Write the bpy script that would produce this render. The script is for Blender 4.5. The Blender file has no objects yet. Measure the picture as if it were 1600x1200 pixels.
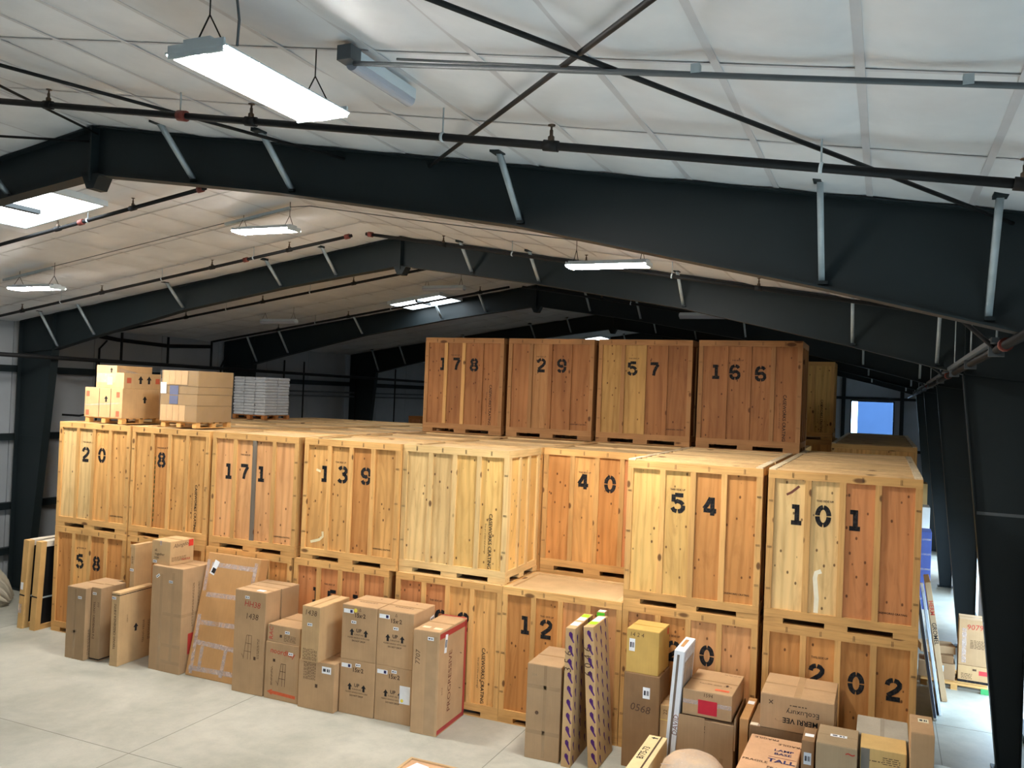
import bpy, bmesh, math, random
from mathutils import Matrix, Vector
random.seed(7)
R = math.radians
sc = bpy.context.scene
col = sc.collection

# ------------------------------------------------------------------ camera
F_PX, YAW, PITCH, ROLL, CAM_H = 1340.593, 0.411055, 0.012658, 0.039372, 5.630
cam_d = bpy.data.cameras.new('camera')
cam_d.sensor_fit = 'HORIZONTAL'; cam_d.sensor_width = 36.0
cam_d.lens = F_PX / 1600 * 36.0
cam_d.clip_start = 0.05; cam_d.clip_end = 400
cam = bpy.data.objects.new('camera', cam_d); col.objects.link(cam)
_f = Vector((-math.sin(YAW) * math.cos(PITCH), math.cos(YAW) * math.cos(PITCH), math.sin(PITCH)))
_r = Vector((math.cos(YAW), math.sin(YAW), 0)); _u = _r.cross(_f)
_r2 = math.cos(ROLL) * _r + math.sin(ROLL) * _u
_u2 = -math.sin(ROLL) * _r + math.cos(ROLL) * _u
m = Matrix((_r2, _u2, -_f)).transposed().to_4x4(); m.translation = Vector((0, 0, CAM_H))
cam.matrix_world = m
sc.camera = cam

# ------------------------------------------------------------------ world, exposure
SKY_STRENGTH = 10.0
LAMP_STRENGTH = 262.0
SKYLIGHT_STRENGTH = 12.0
w = bpy.data.worlds.new('sky'); sc.world = w; w.use_nodes = True
bg = w.node_tree.nodes['Background']
bg.inputs[0].default_value = (0.58, 0.79, 1.0, 1); bg.inputs[1].default_value = SKY_STRENGTH
vs = sc.view_settings
vs.view_transform = 'Standard'; vs.look = 'None'; vs.gamma = 1.0; vs.use_curve_mapping = False
vs.exposure = 0.0
cy = sc.cycles
cy.adaptive_threshold = .02
cy.max_bounces = 7; cy.diffuse_bounces = 4; cy.glossy_bounces = 3; cy.transmission_bounces = 4; cy.transparent_max_bounces = 6

def portal(x, y0, y1, z1):
    a = bpy.data.lights.new('door_portal', 'AREA'); a.shape = 'RECTANGLE'
    a.size = z1; a.size_y = y1 - y0; a.cycles.is_portal = True
    o = bpy.data.objects.new('door_portal', a); col.objects.link(o)
    o.location = (x, (y0 + y1) / 2, z1 / 2); o.rotation_euler = (0, R(90), 0)

# ------------------------------------------------------------------ constants of the place
H = 2.3237; CW = 2.13; CD = 1.50          # storage crate height, width, depth
XR = -9.5                                  # ridge
Y1, BAY = 8.02, 7.70                       # first frame in view, frame spacing
FRAMES = [Y1 + BAY * k for k in range(-1, 5)]
Y_END = 46.6; Y_BACK = -7.4
X_L, X_R = -21.35, 2.35
SL = 0.156
def roof_z(x, z0=8.9): return z0 - SL * abs(x - XR)
DOORS = [(17.2, 21.8, 3.0), (25.2, 29.6, 3.0), (33.2, 37.4, 3.0), (.8, 7.3, 4.6)]   # y0, y1, height

# ------------------------------------------------------------------ materials
def lin(c):
    return tuple(((v / 255) / 12.92 if v / 255 <= .04045 else (((v / 255) + .055) / 1.055) ** 2.4) for v in c) + (1,)
MATS = {}
def newmat(name):
    mt = bpy.data.materials.new(name); mt.use_nodes = True
    nt = mt.node_tree; b = nt.nodes['Principled BSDF']; MATS[name] = mt
    return mt, nt, b
def N(nt, typ, **kw):
    n = nt.nodes.new(typ)
    for k, v in kw.items(): setattr(n, k, v)
    return n
def mix(nt, blend, fac, a, b):
    n = N(nt, 'ShaderNodeMix', data_type='RGBA', blend_type=blend)
    for sock, v in ((n.inputs[0], fac), (n.inputs[6], a), (n.inputs[7], b)):
        if hasattr(v, 'is_linked') or hasattr(v, 'links'): nt.links.new(v, sock)
        else: sock.default_value = v
    return n.outputs[2]
def ramp(nt, fac, stops):
    n = N(nt, 'ShaderNodeValToRGB')
    e = n.color_ramp.elements
    while len(e) < len(stops): e.new(.5)
    for k, (p, c) in enumerate(stops):
        e[k].position = p; e[k].color = c if len(c) == 4 else tuple(c) + (1,)
    nt.links.new(fac, n.inputs[0]); return n.outputs[0]
def coords(nt, scale, rnd=True):
    tc = N(nt, 'ShaderNodeTexCoord'); mp = N(nt, 'ShaderNodeMapping')
    mp.inputs['Scale'].default_value = scale
    nt.links.new(tc.outputs['Object'], mp.inputs[0])
    if rnd:
        oi = N(nt, 'ShaderNodeObjectInfo')
        mu = N(nt, 'ShaderNodeMath', operation='MULTIPLY'); mu.inputs[1].default_value = 91.7
        nt.links.new(oi.outputs['Random'], mu.inputs[0])
        cb = N(nt, 'ShaderNodeCombineXYZ')
        for k in range(3): nt.links.new(mu.outputs[0], cb.inputs[k])
        nt.links.new(cb.outputs[0], mp.inputs['Location'])
    return mp.outputs[0]
def noise(nt, vec, scale, detail=3, rough=.55, dist=0):
    n = N(nt, 'ShaderNodeTexNoise'); n.inputs['Scale'].default_value = scale
    n.inputs['Detail'].default_value = detail; n.inputs['Roughness'].default_value = rough
    n.inputs['Distortion'].default_value = dist
    nt.links.new(vec, n.inputs['Vector']); return n.outputs[0]
def bump(nt, b, h, st=.2, d=.01):
    n = N(nt, 'ShaderNodeBump'); n.inputs['Strength'].default_value = st; n.inputs['Distance'].default_value = d
    nt.links.new(h, n.inputs['Height']); nt.links.new(n.outputs[0], b.inputs['Normal'])
def ocol(nt):
    return N(nt, 'ShaderNodeObjectInfo').outputs['Color']

def simple(name, rgb, rough=.6, metal=0, var=.12, vscale=3.0, spec=.4):
    mt, nt, b = newmat(name)
    v = coords(nt, (1, 1, 1))
    n = noise(nt, v, vscale, 4)
    lo = tuple(max(0, c * (1 - var)) for c in rgb[:3]); hi = tuple(c * (1 + var) for c in rgb[:3])
    nt.links.new(ramp(nt, n, [(.3, lo), (.7, hi)]), b.inputs['Base Color'])
    b.inputs['Roughness'].default_value = rough; b.inputs['Metallic'].default_value = metal
    b.inputs['Specular IOR Level'].default_value = spec
    return mt

def wood(name, scale, knots=None, ply=False):
    mt, nt, b = newmat(name)
    v = coords(nt, scale)
    g = noise(nt, v, 1.0, 3, .6, 2.2 if ply else .5)
    streak = ramp(nt, g, [(.25, (.80, .75, .70)), (.5, (1, 1, 1)), (.75, (1.09, 1.08, 1.06))])
    c = mix(nt, 'MULTIPLY', 1.0, ocol(nt), streak)
    if ply:                      # the wavy figure of rotary cut veneer
        wv = N(nt, 'ShaderNodeTexWave', wave_type='BANDS', bands_direction='X')
        wv.inputs['Scale'].default_value = .42; wv.inputs['Distortion'].default_value = 11.0
        wv.inputs['Detail'].default_value = 3.0; wv.inputs['Detail Scale'].default_value = .7
        nt.links.new(v, wv.inputs['Vector'])
        c = mix(nt, 'MULTIPLY', .55, c, ramp(nt, wv.outputs[1], [(.0, (.80, .72, .62)), (.35, (1, 1, 1)), (1, (1.08, 1.06, 1.02))]))
    big = noise(nt, coords(nt, (1.2, 1.2, .6)), 1.0, 2)
    c = mix(nt, 'MULTIPLY', 1.0, c, ramp(nt, big, [(.3, (.84, .80, .76)), (.7, (1.1, 1.09, 1.07))]))
    if knots:
        kv = coords(nt, knots)
        vo = N(nt, 'ShaderNodeTexVoronoi'); vo.inputs['Scale'].default_value = 1.0
        nt.links.new(kv, vo.inputs['Vector'])
        k = ramp(nt, vo.outputs['Distance'], [(.0, (1, 1, 1)), (.10, (.9, .9, .9)), (.15, (0, 0, 0))])
        c = mix(nt, 'MIX', mix(nt, 'MULTIPLY', 1.0, k, (.9, .9, .9, 1)), c, lin((84, 46, 22)))
    nt.links.new(c, b.inputs['Base Color'])
    b.inputs['Roughness'].default_value = .62; b.inputs['Specular IOR Level'].default_value = .3
    bump(nt, b, g, .12, .004)
    return mt
wood('plywood', (5, 5, .7), (8.0, 8.0, 5.2), True)
wood('wood_upright', (26, 26, 1.6), (4, 4, 2.2))
wood('wood_across', (1.6, 26, 26), (1.3, 3, 3))
wood('wood_deep', (26, 1.6, 26), (3, 1.3, 3))

def cardboard():
    mt, nt, b = newmat('cardboard')
    v = coords(nt, (1, 1, 1))
    n = noise(nt, v, 2.2, 4)
    c = mix(nt, 'MULTIPLY', 1.0, ocol(nt), ramp(nt, n, [(.3, (.88, .87, .86)), (.7, (1.08, 1.07, 1.06))]))
    fl = noise(nt, coords(nt, (40, 40, 1.5)), 1.0, 2)
    c = mix(nt, 'MULTIPLY', .5, c, ramp(nt, fl, [(.3, (.92, .92, .92)), (.7, (1.05, 1.05, 1.05))]))
    nt.links.new(c, b.inputs['Base Color']); b.inputs['Roughness'].default_value = .75
    b.inputs['Specular IOR Level'].default_value = .25
cardboard()
def paint(name, rough=.5, coat=0):
    mt, nt, b = newmat(name)
    n = noise(nt, coords(nt, (1, 1, 1)), 5, 3)
    nt.links.new(mix(nt, 'MULTIPLY', 1.0, ocol(nt), ramp(nt, n, [(.3, (.9, .9, .9)), (.7, (1.06, 1.06, 1.06))])), b.inputs['Base Color'])
    b.inputs['Roughness'].default_value = rough
paint('paint', .55); paint('gloss', .25)
def ink():
    mt, nt, b = newmat('ink')
    n = noise(nt, coords(nt, (1, 1, 1)), 30, 3)
    nt.links.new(mix(nt, 'ADD', 1.0, ocol(nt), ramp(nt, n, [(.45, (0, 0, 0)), (.9, (.06, .05, .04))])), b.inputs['Base Color'])
    b.inputs['Roughness'].default_value = .8; b.inputs['Specular IOR Level'].default_value = .15
ink()
simple('steel_dark', lin((29, 38, 41)), .55, 0, .10, 1.5, .3)
simple('steel_galv', lin((176, 188, 194)), .5, .15, .10, 9)
simple('pipe_black', lin((22, 22, 23)), .6, 0, .15, 4, .25)
simple('pipe_red', lin((112, 50, 42)), .5, 0, .15, 6)
simple('conduit_grey', lin((88, 94, 98)), .5, 0, .1, 6)
simple('brass', lin((84, 70, 58)), .4, .6, .15, 8)
simple('housing_white', lin((205, 216, 222)), .35, 0, .04, 4)
simple('lens_off', lin((176, 180, 192)), .25, 0, .04, 4)
simple('asphalt', lin((150, 152, 150)), .9, 0, .1, .4)
simple('outside_blue', lin((38, 64, 98)), .7, 0, .04, 1)
simple('outside_white', lin((235, 238, 240)), .7, 0, .03, 1)
def ceiling_mat():
    mt, nt, b = newmat('vinyl_facing')
    n = noise(nt, coords(nt, (1, 1, 1)), 1.3, 4, .6)
    nt.links.new(ramp(nt, n, [(.25, lin((208, 211, 216))), (.75, lin((230, 233, 237)))]), b.inputs['Base Color'])
    b.inputs['Roughness'].default_value = .42; b.inputs['Specular IOR Level'].default_value = .5
ceiling_mat()
simple('vinyl_wall', lin((168, 173, 178)), .5, 0, .06, 1.2)
simple('strap_white', lin((198, 198, 202)), .5, 0, .04, 5)
def floor_mat():
    mt, nt, b = newmat('concrete')
    v = coords(nt, (1, 1, 1), False)
    a = noise(nt, v, .55, 6, .62, .3); f = noise(nt, v, 3.0, 6, .7); s = noise(nt, v, 26, 3, .6)
    c = ramp(nt, a, [(.3, lin((150, 149, 137))), (.5, lin((174, 172, 160))), (.72, lin((190, 187, 175)))])
    c = mix(nt, 'MULTIPLY', .8, c, ramp(nt, f, [(.3, (.78, .79, .80)), (.58, (1.0, 1.0, 1.0)), (.8, (1.08, 1.08, 1.07))]))
    c = mix(nt, 'MULTIPLY', .6, c, ramp(nt, s, [(.25, (.78, .78, .78)), (.4, (1, 1, 1))]))
    nt.links.new(c, b.inputs['Base Color'])
    nt.links.new(ramp(nt, f, [(.3, (.34, .34, .34)), (.7, (.55, .55, .55))]), b.inputs['Roughness'])
    b.inputs['Specular IOR Level'].default_value = .45
    bump(nt, b, f, .06, .004)
floor_mat()
simple('joint', lin((128, 126, 116)), .9)
def emit(name, rgb, st):
    mt, nt, b = newmat(name)
    n = noise(nt, coords(nt, (1, 1, 1)), .6, 1)
    c = mix(nt, 'MULTIPLY', 1.0, rgb + (1,), ramp(nt, n, [(.2, (.97, .97, .97)), (.8, (1, 1, 1))]))
    nt.links.new(c, b.inputs['Emission Color']); b.inputs['Emission Strength'].default_value = st
    b.inputs['Base Color'].default_value = (.8, .8, .8, 1)
emit('lamp_lens', (1.0, .96, .89), LAMP_STRENGTH)
emit('skylight_glow', (.86, .94, 1.0), SKYLIGHT_STRENGTH)
def glass(name, tint=(.9, .95, 1), rough=.02):
    mt, nt, b = newmat(name)
    n = noise(nt, coords(nt, (1, 1, 1)), 3, 2)
    nt.links.new(ramp(nt, n, [(.3, tuple(t * .97 for t in tint)), (.7, tint)]), b.inputs['Base Color'])
    b.inputs['Transmission Weight'].default_value = 1.0; b.inputs['Roughness'].default_value = rough
    b.inputs['IOR'].default_value = 1.05
glass('glass')
def film(name, alpha, rough=.18, tint=(225, 228, 230)):
    mt, nt, b = newmat(name)
    n = noise(nt, coords(nt, (1, 1, 1)), 7, 4, .6, 1.5)
    b.inputs['Base Color'].default_value = lin(tint)
    b.inputs['Roughness'].default_value = rough; b.inputs['Specular IOR Level'].default_value = .8
    nt.links.new(ramp(nt, n, [(.35, (alpha * .3,) * 3), (.7, (min(1, alpha * 1.6),) * 3)]), b.inputs['Alpha'])
    bump(nt, b, n, .8, .02)
film('stretch_film', .14); film('thin_film', .045); film('clear_tape', .42, .12, (225, 205, 195))
simple('canvas', lin((196, 186, 166)), .85, 0, .12, 6)
simple('black_mesh', lin((16, 16, 18)), .55, 0, .2, 6)
simple('plastic_bag', lin((196, 200, 206)), .28, 0, .10, 9, .7)

# ------------------------------------------------------------------ mesh helpers
CACHE = {}
def mesh_from(name, verts, faces):
    me = bpy.data.meshes.new(name); me.from_pydata([tuple(v) for v in verts], [], faces); me.update(); return me
BF = [(0, 3, 2, 1), (4, 5, 6, 7), (0, 1, 5, 4), (1, 2, 6, 5), (2, 3, 7, 6), (3, 0, 4, 7)]
def box_verts(x0, y0, z0, x1, y1, z1):
    return [(x0, y0, z0), (x1, y0, z0), (x1, y1, z0), (x0, y1, z0), (x0, y0, z1), (x1, y0, z1), (x1, y1, z1), (x0, y1, z1)]
def unit_box(sx, sy, sz, bev=0):
    k = (round(sx, 4), round(sy, 4), round(sz, 4), bev)
    if k not in CACHE:
        me = mesh_from('box', box_verts(0, 0, 0, sx, sy, sz), BF)
        if bev:
            bm = bmesh.new(); bm.from_mesh(me)
            bmesh.ops.bevel(bm, geom=bm.edges[:], offset=bev, segments=2, affect='EDGES', profile=.5)
            bm.to_mesh(me); bm.free()
        CACHE[k] = me
    return CACHE[k]
def multi(name, boxes):
    v, f = [], []
    for b in boxes:
        o = len(v); v += box_verts(*b); f += [tuple(i + o for i in q) for q in BF]
    return mesh_from(name, v, f)
def link(name, me, mat, parent=None, loc=(0, 0, 0), rot=(0, 0, 0), color=None):
    o = bpy.data.objects.new(name, me); col.objects.link(o)
    o.location = loc; o.rotation_euler = rot
    if parent is not None: o.parent = parent
    if me is not None and mat:
        if not me.materials: me.materials.append(MATS[mat])
        elif me.materials[0] != MATS[mat]:
            o.material_slots[0].link = 'OBJECT'; o.material_slots[0].material = MATS[mat]
    if color is not None: o.color = tuple(color[:3]) + (1,)
    return o
def part(name, parent, b, mat, color=None, bev=0):
    """box part from (x0,y0,z0,x1,y1,z1) in the parent's frame"""
    x0, y0, z0, x1, y1, z1 = b
    return link(name, unit_box(x1 - x0, y1 - y0, z1 - z0, bev), mat, parent, (x0, y0, z0), (0, 0, 0), color)
def tag(o, label, cat, group=None):
    o['label'] = label; o['category'] = cat
    if group: o['group'] = group
    return o
def empty(name, loc=(0, 0, 0), rot=(0, 0, 0)):
    o = bpy.data.objects.new(name, None); col.objects.link(o); o.empty_display_size = .2
    o.location = loc; o.rotation_euler = rot; return o
def struct(o): o['kind'] = 'structure'; return o
def tube_mesh(name, pts, r, seg=10):
    pts = [Vector(p) for p in pts]; v, f = [], []
    n = len(pts); up = None
    for i, p in enumerate(pts):
        t = (pts[min(i + 1, n - 1)] - pts[max(i - 1, 0)]).normalized()
        a = t.orthogonal().normalized() if up is None else (up - t * up.dot(t)).normalized()
        up = a; b = t.cross(a)
        rr = r[i] if isinstance(r, (list, tuple)) else r
        for k in range(seg):
            an = 2 * math.pi * k / seg
            v.append(p + (a * math.cos(an) + b * math.sin(an)) * rr)
    for i in range(n - 1):
        for k in range(seg):
            k2 = (k + 1) % seg
            f.append((i * seg + k, i * seg + k2, (i + 1) * seg + k2, (i + 1) * seg + k))
    f.append(tuple(range(seg))[::-1]); f.append(tuple((n - 1) * seg + k for k in range(seg)))
    me = mesh_from(name, v, f)
    for p in me.polygons: p.use_smooth = len(p.vertices) == 4
    return me
def lathe(name, prof, seg=16):
    v, f = [], []
    for r, z in prof:
        for k in range(seg):
            a = 2 * math.pi * k / seg; v.append((r * math.cos(a), r * math.sin(a), z))
    for i in range(len(prof) - 1):
        for k in range(seg):
            k2 = (k + 1) % seg; f.append((i * seg + k, i * seg + k2, (i + 1) * seg + k2, (i + 1) * seg + k))
    f.append(tuple(range(seg))[::-1]); f.append(tuple((len(prof) - 1) * seg + k for k in range(seg)))
    me = mesh_from(name, v, f)
    for p in me.polygons: p.use_smooth = len(p.vertices) == 4
    return me
def prism_xz(name, poly, y0, y1):
    n = len(poly)
    v = [(x, y0, z) for x, z in poly] + [(x, y1, z) for x, z in poly]
    f = [tuple(range(n)), tuple(range(2 * n - 1, n - 1, -1))]
    f += [(i, i + n, (i + 1) % n + n, (i + 1) % n) for i in range(n)]
    me = mesh_from(name, v, f)
    bm = bmesh.new(); bm.from_mesh(me); bmesh.ops.recalc_face_normals(bm, faces=bm.faces); bm.to_mesh(me); bm.free()
    return me

# ---- flat print: stencil digits and lettering
SD = {  # polylines in a 0..0.62 by 0..1 cell
 '0': ('arc',), '1': [[(.14, .86), (.36, .86)], [(.36, .97), (.36, .10)], [(.12, .06), (.56, .06)]],
 '2': [[(.07, .70), (.10, .84), (.20, .93), (.29, .95)], [(.34, .95), (.46, .91), (.55, .80), (.54, .66), (.44, .50), (.26, .34), (.10, .20)], [(.04, .07), (.58, .07)]],
 '3': [[(.08, .82), (.16, .92), (.28, .95)], [(.34, .95), (.46, .92), (.54, .81), (.54, .70), (.44, .57), (.30, .53)], [(.44, .52), (.55, .40), (.56, .24), (.48, .11), (.34, .06)], [(.28, .06), (.15, .09), (.06, .20)]],
 '4': [[(.36, .95), (.22, .62), (.07, .36)], [(.04, .28), (.38, .28)], [(.44, .97), (.44, .03)], [(.50, .28), (.62, .28)]],
 '5': [[(.10, .94), (.10, .55)], [(.16, .92), (.55, .92)], [(.14, .52), (.28, .60), (.44, .55), (.55, .43)], [(.56, .38), (.55, .22), (.46, .10), (.32, .06)], [(.26, .06), (.13, .10), (.05, .24)]],
 '6': [[(.54, .80), (.46, .91), (.33, .95)], [(.28, .95), (.14, .88), (.07, .70), (.06, .40)], [(.07, .34), (.09, .18), (.18, .08), (.30, .06)], [(.34, .06), (.48, .10), (.56, .24), (.54, .42), (.42, .54), (.26, .53), (.14, .45)]],
 '7': [[(.04, .92), (.56, .92)], [(.56, .86), (.42, .62), (.32, .36), (.27, .04)]],
 '8': [[(.29, .95), (.16, .90), (.10, .76), (.16, .62), (.27, .56)], [(.35, .56), (.46, .62), (.52, .76), (.46, .90), (.34, .95)], [(.27, .50), (.12, .42), (.06, .27), (.13, .12), (.28, .06)], [(.34, .06), (.49, .12), (.56, .27), (.50, .42), (.35, .50)]],
 '9': [[(.29, .95), (.15, .90), (.07, .76), (.07, .62), (.16, .49), (.32, .46), (.42, .50)], [(.34, .95), (.48, .90), (.56, .76), (.56, .50)], [(.56, .44), (.54, .22), (.46, .10), (.34, .06)], [(.28, .06), (.15, .09), (.08, .22)]],
}
def arc(cx, cy, rx, ry, a0, a1, n=8):
    return [(cx + rx * math.cos(R(a0 + (a1 - a0) * k / n)), cy + ry * math.sin(R(a0 + (a1 - a0) * k / n))) for k in range(n + 1)]
SD['0'] = [arc(.31, .5, .235, .44, a, a + 83, 9) for a in (93.5, 183.5, 273.5, 3.5)]
def strokes_mesh(name, strokes, wd, sx, sy, t=.002):
    """flat ribbons along polylines, in the local x-z plane facing -y"""
    v, f = [], []
    for s in strokes:
        p = [Vector((x * sx, z * sy)) for x, z in s]; n = len(p); b = len(v)
        for i in range(n):
            d = (p[min(i + 1, n - 1)] - p[max(i - 1, 0)]); d.normalize(); q = Vector((-d.y, d.x)) * wd / 2
            for e in (p[i] + q, p[i] - q): v.append((e.x, -t, e.y))
        for i in range(n - 1): f.append((b + 2 * i, b + 2 * i + 1, b + 2 * i + 3, b + 2 * i + 2))
    me = mesh_from(name, v, f)
    bm = bmesh.new(); bm.from_mesh(me)
    for fc in bm.faces:
        fc.normal_update()
        if fc.normal.y > 0: fc.normal_flip()
    bm.to_mesh(me); bm.free()
    return me
DIG = {}
def digit_mesh(ch, h=.30):
    if (ch, h) not in DIG: DIG[(ch, h)] = strokes_mesh('digit', SD[ch], .068 * h / .30, h * 1.14, h)
    return DIG[(ch, h)]
TXT = {}
def text_mesh(s, size, shear=0.0, bold=0.0):
    k = (s, round(size, 4), shear, bold)
    if k not in TXT:
        cu = bpy.data.curves.new('lettering', 'FONT'); cu.body = s; cu.size = size
        cu.align_x = 'CENTER'; cu.align_y = 'CENTER'; cu.shear = shear; cu.offset = bold * size
        cu.resolution_u = 2
        o = bpy.data.objects.new('lettering', cu); col.objects.link(o)
        bpy.context.view_layer.update()
        me = bpy.data.meshes.new_from_object(o.evaluated_get(bpy.context.evaluated_depsgraph_get()))
        bpy.data.objects.remove(o); bpy.data.curves.remove(cu)
        me.materials.clear(); TXT[k] = me
    return TXT[k]

INK = (.012, .012, .014); BROWNINK = (.09, .05, .03); RED = (.42, .05, .03); PURPLE = (.07, .018, .13); NAVY = (.03, .03, .10)
WHITE = lin((235, 236, 238)); GREEN = lin((90, 205, 40)); LIME = lin((165, 230, 30))

# ================================================================== THE SETTING
fl = struct(link('floor', unit_box(60, 62, .3), 'concrete', None, (X_L - .3, Y_BACK - 4, -.3)))
jl = [(-21, 8.0), (-21, 13.0)]
for k, yj in enumerate((2.0, 9.7, 17.4)):
    part('control_joint', fl, (.3, yj + 11.4, .3, 23.9, yj + 11.412, .3015), 'joint')
for xj in (-17.9, -10.3, -5.4, 1.0):
    part('control_joint', fl, (xj - X_L + .3, 4, .3, xj - X_L + .312, 40, .3015), 'joint')

# --- ceiling: roof deck with strips of white faced insulation and straps under the purlins
deck = struct(link('ceiling', prism_xz('roof_deck', [(X_L - .2, roof_z(X_L - .2, 9.10)), (XR, 9.10), (X_R + .2, roof_z(X_R + .2, 9.10)),
      (X_R + .2, roof_z(X_R + .2, 9.30)), (XR, 9.30), (X_L - .2, roof_z(X_L - .2, 9.30))], Y_BACK - .2, Y_END + .2), 'steel_galv'))
PITCH_Y = 1.54; STRAPS = [-.02 - .775 * k for k in range(-3, 13)]
def strip_mesh(side, var):
    rnd = random.Random(var * 10 + side); nx, ny = 150, 12
    L = 11.75; v, f = [], []
    ph = [rnd.uniform(-.3, .3) for _ in range(20)]; am = [rnd.uniform(.5, 1.35) for _ in range(40)]
    for i in range(nx + 1):
        s = L * i / nx; x = XR + side * s
        q = ((s - .02) / .775) % 1.0; cell = int((s - .02) / .775)
        for j in range(ny + 1):
            t = j / ny
            a = 1 - (2 * t - 1) ** 2
            a2 = a * (1 + .5 * (t - .5))
            c = abs(math.sin(math.pi * q))
            z = roof_z(x, 8.918) - .055 * am[cell % 40] * a2 ** .7 * c ** .6 - .008 * math.sin(3 * s + 6 * ph[cell % 20]) * a * c
            v.append((x, t * PITCH_Y, z))
    for i in range(nx):
        for j in range(ny):
            q = (i * (ny + 1) + j, (i + 1) * (ny + 1) + j, (i + 1) * (ny + 1) + j + 1, i * (ny + 1) + j + 1)
            f.append(q if side < 0 else q[::-1])
    me = mesh_from('insulation_strip', v, f)
    for p in me.polygons: p.use_smooth = True
    return me
STR = {(s, k): strip_mesh(s, k) for s in (-1, 1) for k in range(3)}
SEAM = {s: prism_xz('seam_tape', [(XR, roof_z(XR, 8.906)), (XR + s * 11.75, roof_z(XR + s * 11.75, 8.906)), (XR + s * 11.75, roof_z(XR + s * 11.75, 8.910)), (XR, roof_z(XR, 8.910))], -.014, .014) for s in (-1, 1)}
y = Y1 - PITCH_Y * 10; k = 0
while y < Y_END:
    for s in (-1, 1):
        link('insulation_panel', STR[(s, k % 3)], 'vinyl_facing', deck, (0, y, 0))
        link('seam_tape', SEAM[s], 'strap_white', deck, (0, y, 0))
    y += PITCH_Y; k += 1
for s in (-1, 1):
    for k in range(15):
        x = XR + s * (.02 + .775 * (k + 0)) if k else XR + s * .05
        if x > X_R or x < X_L: continue
        z = roof_z(x, 8.911)
        link('strap', unit_box(.05, Y_END - Y_BACK, .004), 'strap_white', deck, (x - .025, Y_BACK, z - .004), (0, s * math.atan(SL), 0))

# --- side and end walls: white faced panels between dark girts
GIRTS = [.95, 2.15, 3.99, 5.81]
def side_wall(name, x, inward):
    if inward > 0: wl = struct(link(name, unit_box(.06, Y_END - Y_BACK, 7.24), 'steel_dark', None, (x - .10, Y_BACK, 0)))
    else: wl = struct(link(name, unit_box(.12, Y_END - Y_BACK, .12), 'steel_dark', None, (x, Y_BACK, 0)))
    return wl
wl = side_wall('wall_left', X_L - .12, 1)
zs = [0.0] + GIRTS + [7.235]
for a, b in zip(zs[:-1], zs[1:]):
    yy = Y_BACK
    while yy < Y_END - .01:
        y2 = min(yy + BAY / 3, Y_END)
        part('wall_panel', wl, (.065, yy - Y_BACK + .012, a + .0, .13, y2 - Y_BACK - .012, b), 'vinyl_wall')
        yy = y2
for g in GIRTS: part('girt', wl, (.13, 0, g - .09, .30, Y_END - Y_BACK, g + .09), 'steel_dark')
# right wall with its door openings
wr = side_wall('wall_right', X_R, -1)
edges = sorted(DOORS)
cur = Y_BACK
for a, b, hh in edges + [(Y_END, Y_END, 0)]:
    if a > cur: part('wall_panel', wr, (.0, cur - Y_BACK, 0, .10, a - Y_BACK, 7.235), 'vinyl_wall')
    cur = b
for a, b, hh in edges: part('wall_panel', wr, (.0, a - Y_BACK, hh, .10, b - Y_BACK, 7.235), 'vinyl_wall')
for a, b, hh in edges: portal(X_R + .11, a, b, hh)
# gable end with a window
WX0, WX1, WZ0, WZ1 = -1.56, .36, 4.40, 5.98
def gable(name, y, hole):
    wg = struct(link(name, unit_box(X_R - X_L, .12, .12), 'steel_dark', None, (X_L, y, 0)))
    n = 16
    xs = sorted(set([X_L + (X_R - X_L) * i / n for i in range(n + 1)] + [XR] + ([WX0, WX1] if hole else [])))
    for a, b in zip(xs[:-1], xs[1:]):
        def pan(z0, z1a, z1b):
            link('wall_panel', prism_xz('gable_panel', [(a - X_L, z0), (b - X_L, z0), (b - X_L, z1b), (a - X_L, z1a)], .012 * (xs.index(a) % 2), .1), 'vinyl_wall', wg)
        ta, tb = roof_z(a, 9.08), roof_z(b, 9.08)
        if hole and a >= WX0 - .001 and b <= WX1 + .001:
            pan(0, WZ0, WZ0); pan(WZ1, ta, tb)
        else: pan(0, ta, tb)
    return wg
wg = gable('wall_far', Y_END, True)
for z in (2.15, 3.6, 6.15): 
    part('girt', wg, (0, -.16, z - .07, X_R - X_L, 0, z + .07), 'steel_dark')
for x in (-16.5, -9.5, -6.0, -1.95, .75): part('gable_column', wg, (x - X_L - .09, -.22, 0, x - X_L + .09, -.01, roof_z(x, 8.6)), 'steel_dark')
gable('wall_back', Y_BACK - .12, False)
# far window
wd = struct(link('window_1', multi('window_frame', [(WX0 - .06, Y_END - .05, WZ0 - .06, WX1 + .06, Y_END + .1, WZ0), (WX0 - .06, Y_END - .05, WZ1, WX1 + .06, Y_END + .1, WZ1 + .06),
     (WX0 - .06, Y_END - .05, WZ0, WX0, Y_END + .1, WZ1), (WX1, Y_END - .05, WZ0, WX1 + .06, Y_END + .1, WZ1)]), 'steel_dark'))
part('pane', wd, (WX0, Y_END + .03, WZ0, WX1, Y_END + .036, WZ1), 'glass')
ob = link('neighbour_building', unit_box(3.2, 6, 7.0), 'outside_blue', None, (-1.45, 53, 0))
tag(ob, 'flat blue building outside the far gable window', 'building')
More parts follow.
